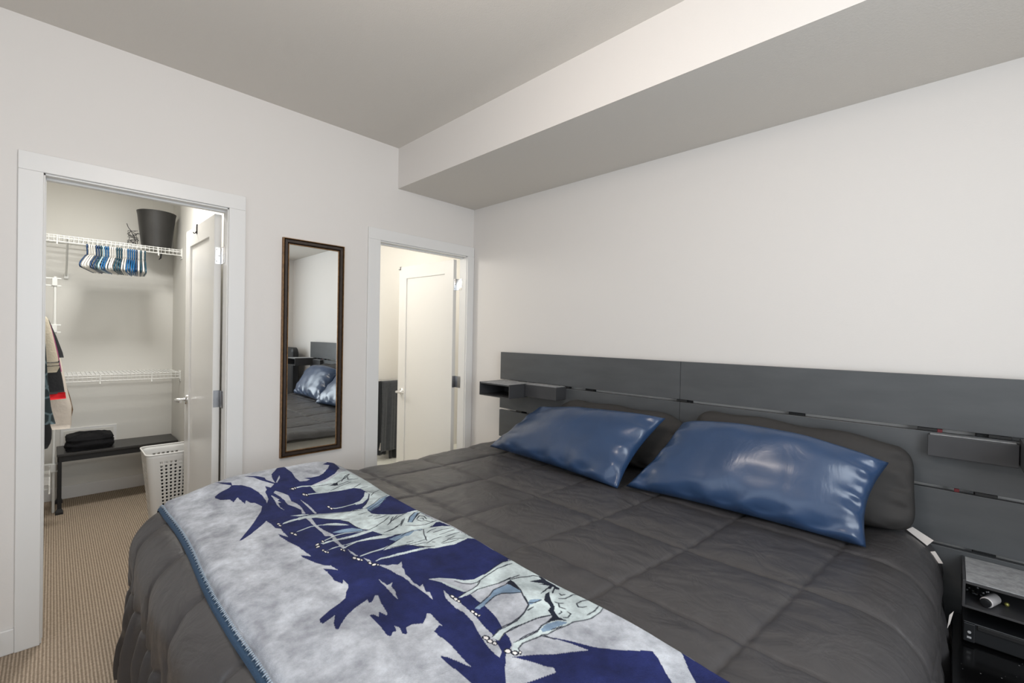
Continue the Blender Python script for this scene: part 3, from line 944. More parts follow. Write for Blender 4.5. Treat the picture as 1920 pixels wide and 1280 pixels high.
 (0, 4, 0, '1571,518 1574,523 1571,529 1563,532 1555,532 1548,528 1546,522 1549,517 1556,514 1565,514'),
 (0, 5, 0, '1567,520 1567,523 1565,526 1561,528 1557,528 1553,526 1552,523 1554,520 1558,518 1563,518'),
 (0, 4, 0, '1577,514 1579,518 1577,522 1572,523 1566,522 1561,519 1559,514 1561,510 1566,509 1572,510'),
 (0, 5, 0, '1573,515 1574,517 1573,519 1570,519 1567,519 1565,517 1564,515 1565,514 1568,513 1571,513'),
 (0, 4, 0, '1610,495 1612,501 1611,506 1605,510 1598,511 1592,508 1589,502 1591,497 1597,493 1604,492'),
 (0, 5, 0, '1606,498 1607,501 1606,504 1603,506 1599,506 1596,505 1595,502 1596,499 1599,497 1603,497'),
 (0, 4, 0, '1620,482 1624,488 1626,496 1624,504 1619,508 1613,507 1608,502 1606,493 1608,486 1613,481'),
 (0, 5, 0, '1618,487 1620,490 1621,495 1620,500 1617,502 1614,502 1612,499 1611,495 1612,490 1615,487'),
 (0, 4, 0, '1631,481 1633,485 1631,488 1627,490 1622,488 1618,485 1617,481 1618,478 1622,476 1627,477'),
 (0, 5, 0, '1628,482 1628,484 1628,485 1626,486 1623,485 1621,484 1621,482 1622,481 1624,480 1626,481'),
 (0, 2, 0, '1787,384 1810,344 1838,309 1865,284 1881,250 1882,196 1876,131 1870,71 1878,28 1895,14 1941,15 2003,24 2060,27 2129,22 2162,21 2207,24 2211,61 2210,111 2201,138 2187,172 2184,200 2177,242 2174,288 2168,308 2167,308 2162,339 2155,378 2160,406 2169,412 2164,426 2152,423 2137,392 2146,352 2151,302 2145,271 2144,231 2144,213 2132,196 2121,231 2113,281 2107,325 2101,380 2111,422 2103,426 2091,426 2084,388 2087,354 2090,309 2083,265 2067,215 2038,192 2018,172 1956,148 1946,183 1941,220 1929,283 1903,333 1859,352 1828,359'),
 (0, 1, 0, '1792,382 1812,346 1841,312 1873,293 1893,271 1905,260 1912,294 1910,321 1875,329 1827,355'),
 (0, 2, 0, '1915,370 1910,322 1912,269 1935,241 1929,276 1925,319 1921,361'),
 (0, 3, 0, '1980,366 1972,317 1971,277 1957,241 1963,199 1965,161 1981,157 2019,171 2005,207 1984,235 1981,267 1987,322 1991,357'),
 (0, 4, 0, '1958,173 1954,144 1967,144 2011,169 1996,168 1973,169'),
 (0, 3, 0, '2062,210 2055,185 2066,161 2074,152 2073,188 2070,213'),
 (0, 4, 0, '2000,26 2028,38 2050,38 2075,41 2076,52 2067,59 2079,93 2059,71 2054,78 2057,107 2055,128 2049,73 2047,57 2022,80 2030,61 1995,93 2010,44 1996,38'),
 (0, 4, 0, '2082,150 2065,113 2065,88 2092,129 2105,140 2119,153 2128,173 2151,188 2176,181 2157,200 2148,226 2147,243 2137,200 2116,186 2112,164 2096,152'),
 (0, 3, 0, '2150,283 2149,245 2158,204 2179,187 2172,229 2170,264 2161,291'),
 (1, 2, 3.4, '2058,54 2067,85 2083,111 2105,128 2121,144 2131,169'),
 (1, 2, 2.5, '2081,64 2090,94 2102,99'),
 (1, 4, 2.1, '1945,182 1949,137 1954,90'),
 (1, 4, 2.2, '1889,105 1889,73 1895,49'),
 (1, 4, 2.1, '1953,143 1963,102 1976,71 1982,48 1997,34'),
 (1, 4, 1.9, '1967,144 2008,164 2033,187 2065,212'),
 (1, 4, 1.9, '1983,234 2001,205 2018,172'),
 (1, 4, 1.7, '2067,215 2080,253 2085,289 2086,330 2080,370 2080,398'),
 (1, 4, 1.8, '2101,380 2107,325 2113,281 2121,231 2132,197'),
 (1, 4, 1.7, '2140,210 2146,244 2144,269 2149,296 2143,335 2140,371'),
 (1, 4, 1.7, '2206,29 2211,59 2209,111 2201,138 2187,172 2184,200 2177,243 2174,288 2166,302 2164,335'),
 (1, 4, 1.9, '2105,128 2115,124 2124,111'),
 (1, 4, 1.9, '2115,124 2127,141 2143,134'),
 (1, 4, 1.8, '2144,175 2145,159 2140,156'),
 (1, 4, 1.8, '2160,179 2168,167 2164,143 2153,142'),
 (1, 4, 1.9, '2160,26 2151,53 2149,79 2160,91 2169,81 2174,67'),
 (1, 4, 1.8, '2194,32 2198,67 2195,105'),
 (1, 4, 1.9, '2089,71 2098,76 2103,60'),
 (1, 4, 1.9, '2103,100 2115,82 2118,40 2126,25'),
 (1, 4, 1.9, '2061,206 2072,186 2075,154'),
 (1, 4, 1.9, '2081,240 2082,210'),
 (1, 4, 1.7, '2169,260 2174,237 2178,215'),
 (1, 4, 1.8, '1849,314 1873,300 1892,279 1899,253 1893,209 1886,124 1892,73'),
 (1, 4, 1.8, '1910,322 1912,294 1910,266 1900,240'),
 (1, 4, 1.8, '1925,319 1924,284 1933,245 1944,195 1946,129'),
 (1, 4, 1.8, '1978,361 1972,317 1967,276 1957,241 1961,196 1962,160'),
 (1, 4, 1.8, '1986,321 1979,264 1984,235 2002,203'),
 (1, 4, 1.8, '1915,370 1910,322'),
 (1, 4, 2.0, '1883,197 1875,130 1869,70 1879,34'),
 (1, 4, 1.8, '2083,387 2087,354 2090,309 2083,265 2070,216 2051,197 2035,184'),
 (1, 4, 1.7, '2111,422 2100,383 2101,343 2111,298 2117,252 2133,200'),
 (1, 4, 1.7, '2139,395 2146,352 2151,302 2145,271 2144,231'),
 (1, 4, 1.7, '2169,412 2160,406 2155,379 2162,339 2167,307 2193,290'),
 (1, 4, 1.7, '2089,423 2084,388'),
 (1, 4, 1.7, '2167,300 2196,290'),
 (0, 4, 0, '1915,381 1915,386 1911,391 1903,392 1895,389 1890,384 1890,378 1895,374 1903,373 1910,375'),
 (0, 5, 0, '1910,381 1910,384 1907,386 1902,387 1898,386 1895,383 1895,380 1898,378 1903,377 1908,378'),
 (0, 4, 0, '1930,381 1930,387 1926,391 1918,392 1911,390 1906,384 1906,378 1910,374 1918,373 1925,376'),
 (0, 5, 0, '1925,382 1925,385 1922,387 1918,388 1913,386 1911,384 1911,381 1914,378 1918,378 1922,379'),
 (0, 4, 0, '1937,381 1937,386 1934,389 1930,390 1924,387 1921,382 1920,377 1923,374 1928,373 1933,376'),
 (0, 5, 0, '1933,381 1933,383 1932,385 1929,385 1926,384 1924,382 1924,380 1926,378 1928,378 1931,379'),
 (0, 4, 0, '1997,383 1997,388 1993,392 1987,392 1981,390 1977,385 1977,379 1980,376 1986,375 1993,378'),
 (0, 5, 0, '1992,383 1992,386 1990,388 1987,388 1983,387 1981,384 1981,382 1983,380 1987,379 1990,381'),
 (0, 4, 0, '2009,384 2009,389 2006,392 2001,393 1995,390 1992,386 1992,381 1995,377 2000,377 2005,379'),
 (0, 5, 0, '2005,384 2005,387 2003,388 2000,389 1997,387 1996,385 1996,383 1997,381 2000,381 2003,382'),
 (0, 4, 0, '2011,374 2014,378 2015,383 2014,388 2012,391 2008,390 2006,386 2004,381 2005,376 2008,373'),
 (0, 5, 0, '2010,378 2011,380 2012,382 2012,385 2010,386 2009,386 2008,384 2007,382 2008,379 2009,378'),
 (0, 4, 0, '2091,436 2093,443 2090,450 2084,454 2078,454 2073,449 2071,442 2074,435 2080,431 2086,431'),
 (0, 5, 0, '2088,439 2089,443 2087,447 2083,449 2079,449 2076,447 2075,442 2077,438 2081,436 2085,436'),
 (0, 4, 0, '2106,440 2107,446 2104,452 2098,455 2092,454 2088,449 2087,443 2090,437 2096,434 2102,435'),
 (0, 5, 0, '2103,442 2103,445 2101,449 2098,450 2094,450 2091,447 2091,444 2093,440 2096,439 2100,439'),
 (0, 4, 0, '2117,438 2118,444 2115,448 2111,450 2105,448 2102,443 2101,437 2104,432 2108,431 2114,433'),
 (0, 5, 0, '2114,439 2114,442 2113,445 2110,446 2107,445 2105,442 2105,439 2106,436 2109,435 2112,436'),
 (0, 4, 0, '2157,431 2159,438 2157,445 2152,450 2146,450 2141,445 2139,438 2141,430 2146,426 2152,426'),
 (0, 5, 0, '2154,433 2155,438 2154,442 2151,445 2147,445 2144,442 2143,438 2145,434 2148,431 2151,431'),
 (0, 4, 0, '2170,419 2173,425 2172,433 2168,438 2163,439 2159,436 2156,430 2157,422 2161,417 2166,416'),
 (0, 5, 0, '2168,422 2169,426 2169,430 2166,434 2164,434 2161,433 2160,429 2160,425 2163,421 2166,421'),
 (0, 4, 0, '2174,411 2177,416 2177,421 2175,423 2172,423 2168,420 2166,415 2166,410 2168,407 2171,407'),
 (0, 5, 0, '2173,413 2174,416 2174,418 2173,420 2172,419 2170,418 2169,415 2168,412 2169,411 2171,411'),
]
# PRINT-END
PCOL = [rgb(31, 39, 88), rgb(180, 184, 192), rgb(196, 208, 210), rgb(128, 152, 176), rgb(30, 35, 50), rgb(236, 232, 230)]
YS = 0.745
for kind, ci, wmm, txt in PRINT:
    pts = np.array([[float(q) / 1000 for q in t_.split(',')] for t_ in txt.split()])
    pts[:, 1] *= YS
    pad = wmm / 1000 + 0.004
    ia0, ia1 = np.searchsorted(av, pts[:, 0].min() - pad), np.searchsorted(av, pts[:, 0].max() + pad)
    iv0, iv1 = np.searchsorted(vv * YS, pts[:, 1].min() - pad), np.searchsorted(vv * YS, pts[:, 1].max() + pad)
    if ia1 <= ia0 or iv1 <= iv0:
        continue
    X_, Y_ = AA[ia0:ia1, iv0:iv1], VV[ia0:ia1, iv0:iv1] * YS
    if kind == 0:
        ins = np.zeros(X_.shape, bool)
        for k in range(len(pts)):
            (x1, y1), (x2, y2) = pts[k], pts[(k + 1) % len(pts)]
            if y1 == y2:
                continue
            ins ^= ((y1 > Y_) != (y2 > Y_)) & (X_ < (x2 - x1) * (Y_ - y1) / (y2 - y1) + x1)
        cov = ins.astype(np.float32)
    else:
        seg = np.hypot(*(pts[1:] - pts[:-1]).T)
        cum = np.concatenate([[0], np.cumsum(seg)]) / max(seg.sum(), 1e-6)
        best = np.zeros(X_.shape, np.float32)
        for k in range(len(pts) - 1):
            (x1, y1), (x2, y2) = pts[k], pts[k + 1]
            L2 = max((x2 - x1) ** 2 + (y2 - y1) ** 2, 1e-12)
            tt = np.clip(((X_ - x1) * (x2 - x1) + (Y_ - y1) * (y2 - y1)) / L2, 0, 1)
            dd_ = np.hypot(X_ - x1 - tt * (x2 - x1), Y_ - y1 - tt * (y2 - y1))
            g = cum[k] + tt * (cum[k + 1] - cum[k])
            half = wmm / 1000 * (0.55 + 0.45 * np.minimum(1, 4 * np.minimum(g + 0.08, 1.08 - g)))
            best = np.maximum(best, np.clip((half - dd_) / 0.0016 + 0.5, 0, 1))
        cov = best
    reg = bcol[ia0:ia1, iv0:iv1, :3]
    reg[:] = reg * (1 - cov[..., None]) + np.array(PCOL[ci][:3], np.float32) * cov[..., None]
ca = bl.data.color_attributes.new('print', 'FLOAT_COLOR', 'POINT')
ca.data.foreach_set('color', bcol.reshape(-1))
# hem along the foot edge
h_ = []
for a in np.linspace(0.38, X1 + 0.26, 160):
    bo = bl_outer(a)
    row = []
    for k in range(5):
        row.append(drape(np.array(a), np.array(bo + 0.004 - 0.016 * k / 4), 0.10, np.array(0.016 + 0.008 * math.sin(k / 4 * math.pi)), 0.6))
    h_.append(row)
h_ = np.array(h_)
hm = from_arrays('hem', h_.reshape(-1, 3), grid_faces(160, 5), M['hem'], bl)
hm['label'] = 'blue overlocked hem'
V_, Fc = [], []
for k, a in enumerate(np.arange(0.39, X1 + 0.25, 0.0085)):
    bo = bl_outer(a) + 0.006
    jit = 0.0065 + 0.0025 * math.sin(k * 2.3)
    q = [drape(np.array(aa), np.array(bb_), 0.10, np.array(0.0265), 0.6) for aa, bb_ in ((a - 0.0028, bo), (a + 0.0028, bo), (a + 0.001, bo - jit))]
    q += [p + np.array((0, 0, 0.002)) for p in q]
    n0 = len(V_)
    V_ += q
    Fc += [(n0, n0 + 2, n0 + 1), (n0 + 3, n0 + 4, n0 + 5), (n0, n0 + 1, n0 + 4, n0 + 3), (n0 + 1, n0 + 2, n0 + 5, n0 + 4), (n0 + 2, n0, n0 + 3, n0 + 5)]
stuff(from_arrays('hem_stitching', V_, Fc, M['stitch'], bl))


# ---------------------------------------------------------------- pillows
def pillow(name, material, BL, BR, TR, TL, T, Tb, label, pull=0.07, seed=0.0, exp=0.42, wr=0.010, n=90, m=56, group=None, flange=0.0, rnd=0.0, arch=0.0):
    BL, BR, TR, TL = (np.array(p, float) for p in (BL, BR, TR, TL))
    u = np.linspace(-1, 1, n)
    v = np.linspace(-1, 1, m)
    U, V = np.meshgrid(u, v, indexing='ij')
    U2 = U * (1 - pull * (1 - V * V) ** 1.2 * (np.abs(U) ** 3))
    V2 = V * (1 - pull * 0.8 * (1 - U * U) ** 1.2 * (np.abs(V) ** 3))
    rk = 1 - rnd * (U * V) ** 4
    U2, V2 = U2 * rk, V2 * rk
    V2 = V2 + 0.03 * np.where(V > 0, V, 0) ** 3 * np.sin(U * 9 + seed * 2) * (rnd > 0)
    s, t_ = (U2 + 1) / 2, (V2 + 1) / 2
    base = (BL * (1 - s)[..., None] + BR * s[..., None]) * (1 - t_)[..., None] + (TL * (1 - s)[..., None] + TR * s[..., None]) * t_[..., None]
    base[..., 2] += arch * np.sin(np.pi * np.clip(s, 0, 1)) * t_ ** 1.5
    nrm = np.cross(BR - BL, TL - BL)
    nrm = nrm / np.linalg.norm(nrm)
    Ue, Ve = np.clip(np.abs(U) * (1 + flange), 0, 1), np.clip(np.abs(V) * (1 + flange), 0, 1)
    dome = ((1 - Ue ** 2) * (1 - Ve ** 2)) ** exp
    e = np.minimum(1 - np.abs(U), 1 - np.abs(V))
    ew = np.exp(-e / 0.22) * sstep(0, 0.05, e)
    w_ = wr * (fbm(U * 2.2 + seed, V * 1.4, 2) * 0.8 + ew * (np.sin((U * 17 + seed * 3) + 3 * fbm(U * 3 + seed, V * 3, 2)) * 1.0 * np.exp(-(1 + V) / 0.3)
                                                   + np.sin((V * 13 + seed) + 3 * fbm(U * 3, V * 3 + seed, 2)) * 0.9 * np.exp(-(1 - np.abs(U)) / 0.2)))
    front = base + nrm * (dome * T + w_ * sstep(0, 0.12, e))[..., None]
    back = base - nrm * (dome * Tb)[..., None]
    V_ = np.concatenate([front.reshape(-1, 3), back.reshape(-1, 3)])
    Fc = grid_faces(n, m)
    off = n * m
    Fc = [tuple(f) for f in Fc] + [tuple(i + off for i in reversed(f)) for f in Fc]
    rim = [i * m for i in range(n)] + [(n - 1) * m + j for j in range(1, m)] + [i * m + m - 1 for i in range(n - 2, -1, -1)] + [j for j in range(m - 2, 0, -1)]
    for i in range(len(rim)):
        a_, b_ = rim[i], rim[(i + 1) % len(rim)]
        Fc.append((a_, a_ + off, b_ + off, b_))
    o = from_arrays(name, V_, Fc, material)
    bm = bmesh.new()
    bm.from_mesh(o.data)
    bmesh.ops.remove_doubles(bm, verts=bm.verts[:], dist=0.0004)
    bmesh.ops.recalc_face_normals(bm, faces=bm.faces[:])
    bm.to_mesh(o.data)
    bm.free()
    tag(o, label, 'pillow', group)
    return o


pillow('pillow', M['pillow_k'], (0.96, -0.20, 0.69), (1.88, -0.22, 0.69), (1.86, -0.09, 0.985), (1.04, -0.09, 0.995), 0.09, 0.03,
       'charcoal pillow behind the blue pillow nearer the mirror wall', seed=1.0, exp=0.34, pull=0.03, rnd=0.16, wr=0.022)
kp = pillow('pillow', M['pillow_k'], (1.84, -0.22, 0.69), (2.755, -0.20, 0.665), (2.735, -0.10, 1.0), (1.90, -0.09, 1.04), 0.10, 0.03,
            'charcoal pillow behind the blue pillow nearer the black nightstand', seed=5.0, exp=0.34, pull=0.03, rnd=0.13, wr=0.022)
pillow('pillow', M['satin'], (0.745, -0.47, 0.685), (1.725, -0.57, 0.685), (1.80, -0.25, 0.985), (0.95, -0.23, 0.93), 0.10, 0.05,
       'blue satin pillow lying nearer the bathroom door', seed=2.3, wr=0.019, arch=0.012)
pillow('pillow', M['satin'], (1.735, -0.51, 0.685), (2.625, -0.45, 0.680), (2.665, -0.26, 0.945), (1.885, -0.24, 0.975), 0.105, 0.05,
       'blue satin pillow lying nearer the black nightstand', seed=8.1, wr=0.024, arch=0.045)


def tag_strip(p, parent, name='care_tag'):
    b = B()
    P = [Vector(q) for q in p]
    nn = (P[1] - P[0]).cross(P[2] - P[0]).normalized() * 0.0015
    vs = [b.bm.verts.new(q) for q in P] + [b.bm.verts.new(q + nn) for q in P]
    for f in ((0, 1, 2, 3), (7, 6, 5, 4), (0, 4, 5, 1), (1, 5, 6, 2), (2, 6, 7, 3), (3, 7, 4, 0)):
        b.bm.faces.new([vs[i] for i in f])
    o = b.build(name, M['tag'], parent)
    o['label'] = 'white care tag'
    return o


tag_strip([(2.712, -0.125, 0.674), (2.729, -0.125, 0.689), (2.788, -0.125, 0.657), (2.771, -0.125, 0.632)], kp)
tag_strip([(2.780, -0.125, 0.613), (2.793, -0.125, 0.619), (2.815, -0.125, 0.581), (2.803, -0.125, 0.578)], mt)
tag_strip([(2.830, -0.35, 0.452), (2.836, -0.35, 0.470), (2.844, -0.35, 0.515), (2.834, -0.35, 0.498)], mt)

# ---------------------------------------------------------------- headboard
hb = thing('headboard', 'long charcoal headboard of wide horizontal planks behind the pillows', 'headboard', (1.786, -0.03, 0.3))
XL, XM, XR = 0.407, 1.786, 3.165
for (z0, z1, xl) in ((1.063, 1.265, XL), (0.849, 1.049, XL - 0.002), (0.637, 0.835, XL - 0.004)):
    B().box(xl, XM - 0.001, -0.060, -0.036, z0, z1, 0.0015).build('plank', M['plank'], hb)
    B().box(XM + 0.001, XR, -0.060, -0.036, z0, z1, 0.0015).build('plank', M['plank'], hb)
B().box(XL, XR, -0.060, -0.036, 0.34, 0.623, 0.0015).build('plank', M['plank'], hb)
for x in (0.60, 1.19, XM + 0.02, 2.32, 2.92, 3.10):
    B().box(x - 0.03, x + 0.03, -0.036, -0.002, 0.02, 1.25, 0.002).build('rail', M['black'], hb)
for x, z in ((1.796, 1.056), (2.92, 0.842), (0.60, 0.842), (0.925, 1.056), (1.02, 1.056), (2.76, 1.056), (2.95, 1.056), (3.05, 1.056)):
    B().box(x - 0.028, x + 0.028, -0.058, -0.030, z - 0.0055, z + 0.0055, 0.001).build('cleat', M['black'], hb)
for x, z in ((2.795, 1.055), (2.845, 0.842)):
    B().box(x - 0.007, x + 0.007, -0.059, -0.032, z - 0.006, z + 0.006, 0.001).build('clip', M['red'], hb)['label'] = 'small dark red clip in the gap'


def shelf_box(x0, x1, yf, z0, z1, label):
    t = thing('headboard_shelf', label, 'shelf', ((x0 + x1) / 2, -0.06, z0), 'box shelves hung on the headboard')
    w_ = 0.007
    b = B()
    b.box(x0, x0 + w_, yf, -0.062, z0, z1, 0.001).box(x1 - w_, x1, yf, -0.062, z0, z1, 0.001)
    b.box(x0 + w_, x1 - w_, yf, -0.062, z0, z0 + w_, 0.0005).box(x0 + w_, x1 - w_, yf + 0.002, -0.062, z1 - 0.012, z1 - 0.004, 0.0005)
    b.box(x0 + w_, x1 - w_, -0.068, -0.062, z0 + w_, z1 - 0.012)
    b.build('box_body', M['shelfbox'], t)
    B().box(x0 + w_ + 0.001, x1 - w_ - 0.001, yf + 0.004, -0.064, z1 - 0.004, z1 - 0.001, 0.0008).build('felt_top', M['felt'], t)['label'] = 'pale grey felt top'
    return t


def spacer(x0, x1, yf, z0, z1, label):
    t = thing('headboard_box', label, 'box', ((x0 + x1) / 2, -0.06, z0), 'closed boxes hung on the headboard')
    B().box(x0, x1, yf, -0.062, z0, z1, 0.002).build('box_body', M['shelfbox'], t)
    B().box(x0 + 0.006, x1 - 0.006, yf + 0.008, -0.066, z1, z1 + 0.003, 0.001).build('felt_top', M['felt'], t)['label'] = 'pale grey felt top'


shelf_box(0.457, 0.753, -0.311, 0.970, 1.062, 'open charcoal box shelf at the headboard end by the bathroom door')
spacer(0.757, 1.026, -0.166, 0.977, 1.060, 'closed charcoal box beside the open shelf near the bathroom door')
spacer(2.763, 2.994, -0.100, 0.964, 1.043, 'closed charcoal box on the headboard above the black nightstand')
shelf_box(2.996, 3.29, -0.311, 0.970, 1.062, 'open charcoal box shelf at the headboard end over the nightstand')
shelf_box(2.863, 3.16, -0.302, 0.520, 0.609, 'low open charcoal box shelf with felt top above the black nightstand')

# things in the low shelf
t = thing('spray_can', 'small white can with dark cap lying in the low shelf', 'can', (2.925, -0.2, 0.544))
b = B()
ax0, ax1 = Vector((2.916, -0.285, 0.545)), Vector((2.941, -0.219, 0.545))
dr = (ax1 - ax0).normalized()
b.tube([ax0 + dr * 0.008, ax0 + dr * 0.010, ax1 - dr * 0.003, ax1], [0.0145, 0.0162, 0.0162, 0.014], 20)
b.build('can_body', M['can'], t, True)
B().tube([ax0, ax0 + dr * 0.001, ax0 + dr * 0.0085], [0.011, 0.0135, 0.0135], 18).build('cap', M['device'], t, True)
b = B().lathe([(0.001, -0.007), (0.005, -0.005), (0.007, 0), (0.005, 0.005), (0.001, 0.007)], (2.968, -0.215, 0.5345), 14)
tag(b.build('bead', M['brass'], None, True), 'tiny dull brass ball beside the white can', 'ball')
b = B()
for k in range(13):
    a_ = k / 12 * math.pi * 1.6
    c = (2.893 + 0.022 * math.cos(a_) + 0.01 * (k % 3), -0.17 + 0.03 * math.sin(a_), 0.5325 + 0.002 * (k % 2))
    b.lathe([(0.001, -0.005), (0.004, -0.003), (0.005, 0), (0.004, 0.003), (0.001, 0.005)], c, 8)
tag(b.build('bead_bracelet', M['steel_d'], None, True), 'dark beaded bracelet left of the white can in the low shelf', 'bracelet')

# nightstand and device
t = thing('nightstand', 'glossy black dusty nightstand beside the bed', 'nightstand', (3.07, -0.33, 0))
B().box(2.842, 3.32, -0.60, -0.075, 0.375, 0.398, 0.002).build('top_panel', M['gloss_dust'], t)
B().box(2.852, 3.31, -0.585, -0.085, 0.03, 0.374, 0.003).build('body', M['gloss'], t)
for z0 in (0.04, 0.21):
    f = B().box(2.856, 3.306, -0.602, -0.586, z0, z0 + 0.158, 0.002).build('drawer', M['gloss'], t)
    B().box(3.02, 3.14, -0.615, -0.602, z0 + 0.07, z0 + 0.08, 0.002).build('drawer_pull', M['steel_d'], f)
t = thing('speaker_bar', 'low black device with two small buttons on the black nightstand', 'device', (3.03, -0.2, 0.40))
B().box(2.866, 3.20, -0.288, -0.09, 0.405, 0.47, 0.004).build('casing', M['device'], t)
B().box(2.868, 2.895, -0.297, -0.288, 0.408, 0.468, 0.002).build('button_panel', M['device'], t)
B().lathe([(0.0045, 0.0), (0.0045, -0.0015)], (2.882, -0.297, 0.440), 14, 'y').build('button', M['devlight'], t)
B().box(2.877, 2.887, -0.2985, -0.297, 0.420, 0.426).build('button', M['devlight'], t)
B().box(2.90, 3.195, -0.294, -0.288, 0.452, 0.467, 0.002).build('grille', M['black'], t)
for x in (2.88, 3.18):
    B().box(x - 0.012, x + 0.012, -0.27, -0.11, 0.398, 0.406).build('foot', M['black'], t)

# ---------------------------------------------------------------- wall mirror
t = thing('wall_mirror', 'tall narrow mirror in a dark frame with gold beading', 'mirror', (0, -1.285, 0.64))
MY0, MY1, MZ0, MZ1 = -1.471, -1.099, 0.637, 1.937


def frame_ring(o0, o1, x0, x1, name, material, bev):
    b = B()
    y0, y1, z0, z1 = MY0 + o0, MY1 - o0, MZ0 + o0, MZ1 - o0
    d_ = o1 - o0
    prof = [(0, x0), (bev, x1), (d_ - bev, x1), (d_, x0)]
    rings = []
    for cy, cz, sy, sz in ((y0, z0, 1, 1), (y1, z0, -1, 1), (y1, z1, -1, -1), (y0, z1, 1, -1)):
        rings.append([b.bm.verts.new((x, cy + sy * q, cz + sz * q)) for q, x in prof])
    for i in range(4):
        a_, c_ = rings[i], rings[(i + 1) % 4]
        for k in range(3):
            b.bm.faces.new((a_[k], c_[k], c_[k + 1], a_[k + 1]))
        b.bm.faces.new((a_[3], c_[3], c_[0], a_[0]))
    return b.build(name, material, t)


frame_ring(0.0, 0.0075, 0.001, 0.024, 'gold_bead', M['gold'], 0.002)
frame_ring(0.0065, 0.032, 0.001, 0.021, 'frame', M['wood_d'], 0.006)
frame_ring(0.031, 0.039, 0.001, 0.014, 'gold_bead', M['gold'], 0.002)
B().box(0.002, 0.009, MY0 + 0.036, MY1 - 0.036, MZ0 + 0.036, MZ1 - 0.036).build('mirror_glass', M['mirror'], t)

# ---------------------------------------------------------------- closet: shelves
def wire_shelf(label, z, x0, x1, y0, y1, along, front, extra_low=0.045, nback=6):
    """ventilated shelf; along 'y' runs by the back wall, along 'x' by the left wall"""
    cx, cy = (x0 + x1) / 2, (y0 + y1) / 2
    t = thing('wire_shelf', label, 'shelf', (cx, cy, z), 'white wire closet shelves')
    r = 0.0032
    if along == 'y':
        for k in range(nback):
            x = x0 + 0.006 + (x1 - x0 - 0.006) * k / (nback - 1)
            B().tube([(x, y0, z), (x, y1, z)], r, 6).build('long_wire', M['wire'], t, True)
        B().tube([(x1, y0, z - 0.017), (x1, y1, z - 0.017)], r, 6).build('long_wire', M['wire'], t, True)
        B().tube([(x1 + 0.001, y0, z - extra_low), (x1 + 0.001, y1, z - extra_low)], r * 1.25, 6).build('front_rail', M['wire'], t, True)
        c = B()
        n = int((y1 - y0) / 0.026)
        for i in range(n):
            y = y0 + 0.013 + i * (y1 - y0 - 0.02) / n
            c.tube([(x0, y, z + 0.004), (x1 + 0.003, y, z + 0.004), (x1 + 0.004, y, z - extra_low)], 0.0016, 5)
        stuff(c.build('cross_wires', M['wire'], t))
    else:
        for k in range(nback):
            y = y0 + 0.006 + (y1 - y0 - 0.006) * k / (nback - 1)
            B().tube([(x0, y, z), (x1, y, z)], r, 6).build('long_wire', M['wire'], t, True)
        B().tube([(x0, y1, z - extra_low), (x1, y1, z - extra_low)], r * 1.25, 6).build('front_rail', M['wire'], t, True)
        c = B()
        n = int((x1 - x0) / 0.026)
        for i in range(n):
            x = x0 + i * (x1 - x0 - 0.01) / n
            c.tube([(x, y0, z + 0.004), (x, y1 + 0.003, z + 0.004), (x, y1 + 0.004, z - extra_low)], 0.0016, 5)
        stuff(c.build('cross_wires', M['wire'], t))
    return t


s_up = wire_shelf('long white wire shelf high on the closet back wall, hangers below', 2.060, CB + 0.004, -1.888, CL + 0.005, CR - 0.004, 'y', -1.89)
s_lo = wire_shelf('empty white wire shelf at waist height on the closet back wall', 1.020, CB + 0.004, -1.888, CL + 0.4, CR - 0.004, 'y', -1.89)
for s_, z in ((s_up, 2.060), (s_lo, 1.020)):
    e = B().box(-1.935, -1.878, CR - 0.010, CR - 0.003, z - 0.055, z + 0.010, 0.002).build('end_bracket', M['wire'], s_)
    B().box(-1.945, -1.87, CR - 0.004, CR - 0.0005, z - 0.075, z + 0.018, 0.001).build('bracket_plate', M['wire'], e)
for y in (-2.335,):
    br = B().tube([(-1.893, y, 2.05), (-2.272, y, 1.80)], 0.007, 8).build('brace', M['wire'], s_up, True)
    B().box(CB + 0.001, CB + 0.014, y - 0.014, y + 0.014, 1.775, 1.815, 0.003).build('wall_clip', M['wire'], br)
for s_, z, ys in ((s_up, 2.06, (-2.39, -1.80)), (s_lo, 1.02, (-2.15, -1.835))):
    for y in ys:
        hk = B().tube([(-1.886, y, z + 0.004), (-1.882, y, z - 0.02), (-1.882, y, z - 0.045), (-1.879, y, z - 0.062), (-1.872, y, z - 0.068)], [0.003, 0.003, 0.0035, 0.005, 0.004], 8)
        hk.build('rod_hook', M['wire'], s_, True)
for z, lab in ((1.745, 'upper white wire shelf on the closet side wall by the white pole'), (1.400, 'middle white wire shelf on the closet side wall over the clothes'), (0.362, 'lowest white wire shelf on the closet side wall beside the bench')):
    s_ = wire_shelf(lab, z, -1.95, -0.55 if z > 1 else -1.30, CL + 0.005, -2.460 if z > 1 else -2.418, 'x', 0, extra_low=0.05)
    for q in (-0.058, -0.004):
        B().box(-1.962, -1.935, -2.47, -2.366, z + q, z + q + 0.010, 0.001).build('end_bracket', M['wire'], s_)
t = thing('shelf_pole', 'slim white upright pole holding the closet side shelves', 'pole', (-1.94, -2.400, 0))
B().tube([(-1.94, -2.398, 0.002), (-1.94, -2.398, 1.76)], 0.0085, 12).build('pole', M['wire'], t, True)
for z in (1.72, 1.375, 0.337):
    B().box(-1.955, -1.922, -2.414, -2.386, z - 0.03, z + 0.03, 0.003).build('pole_clip', M['wire'], t)

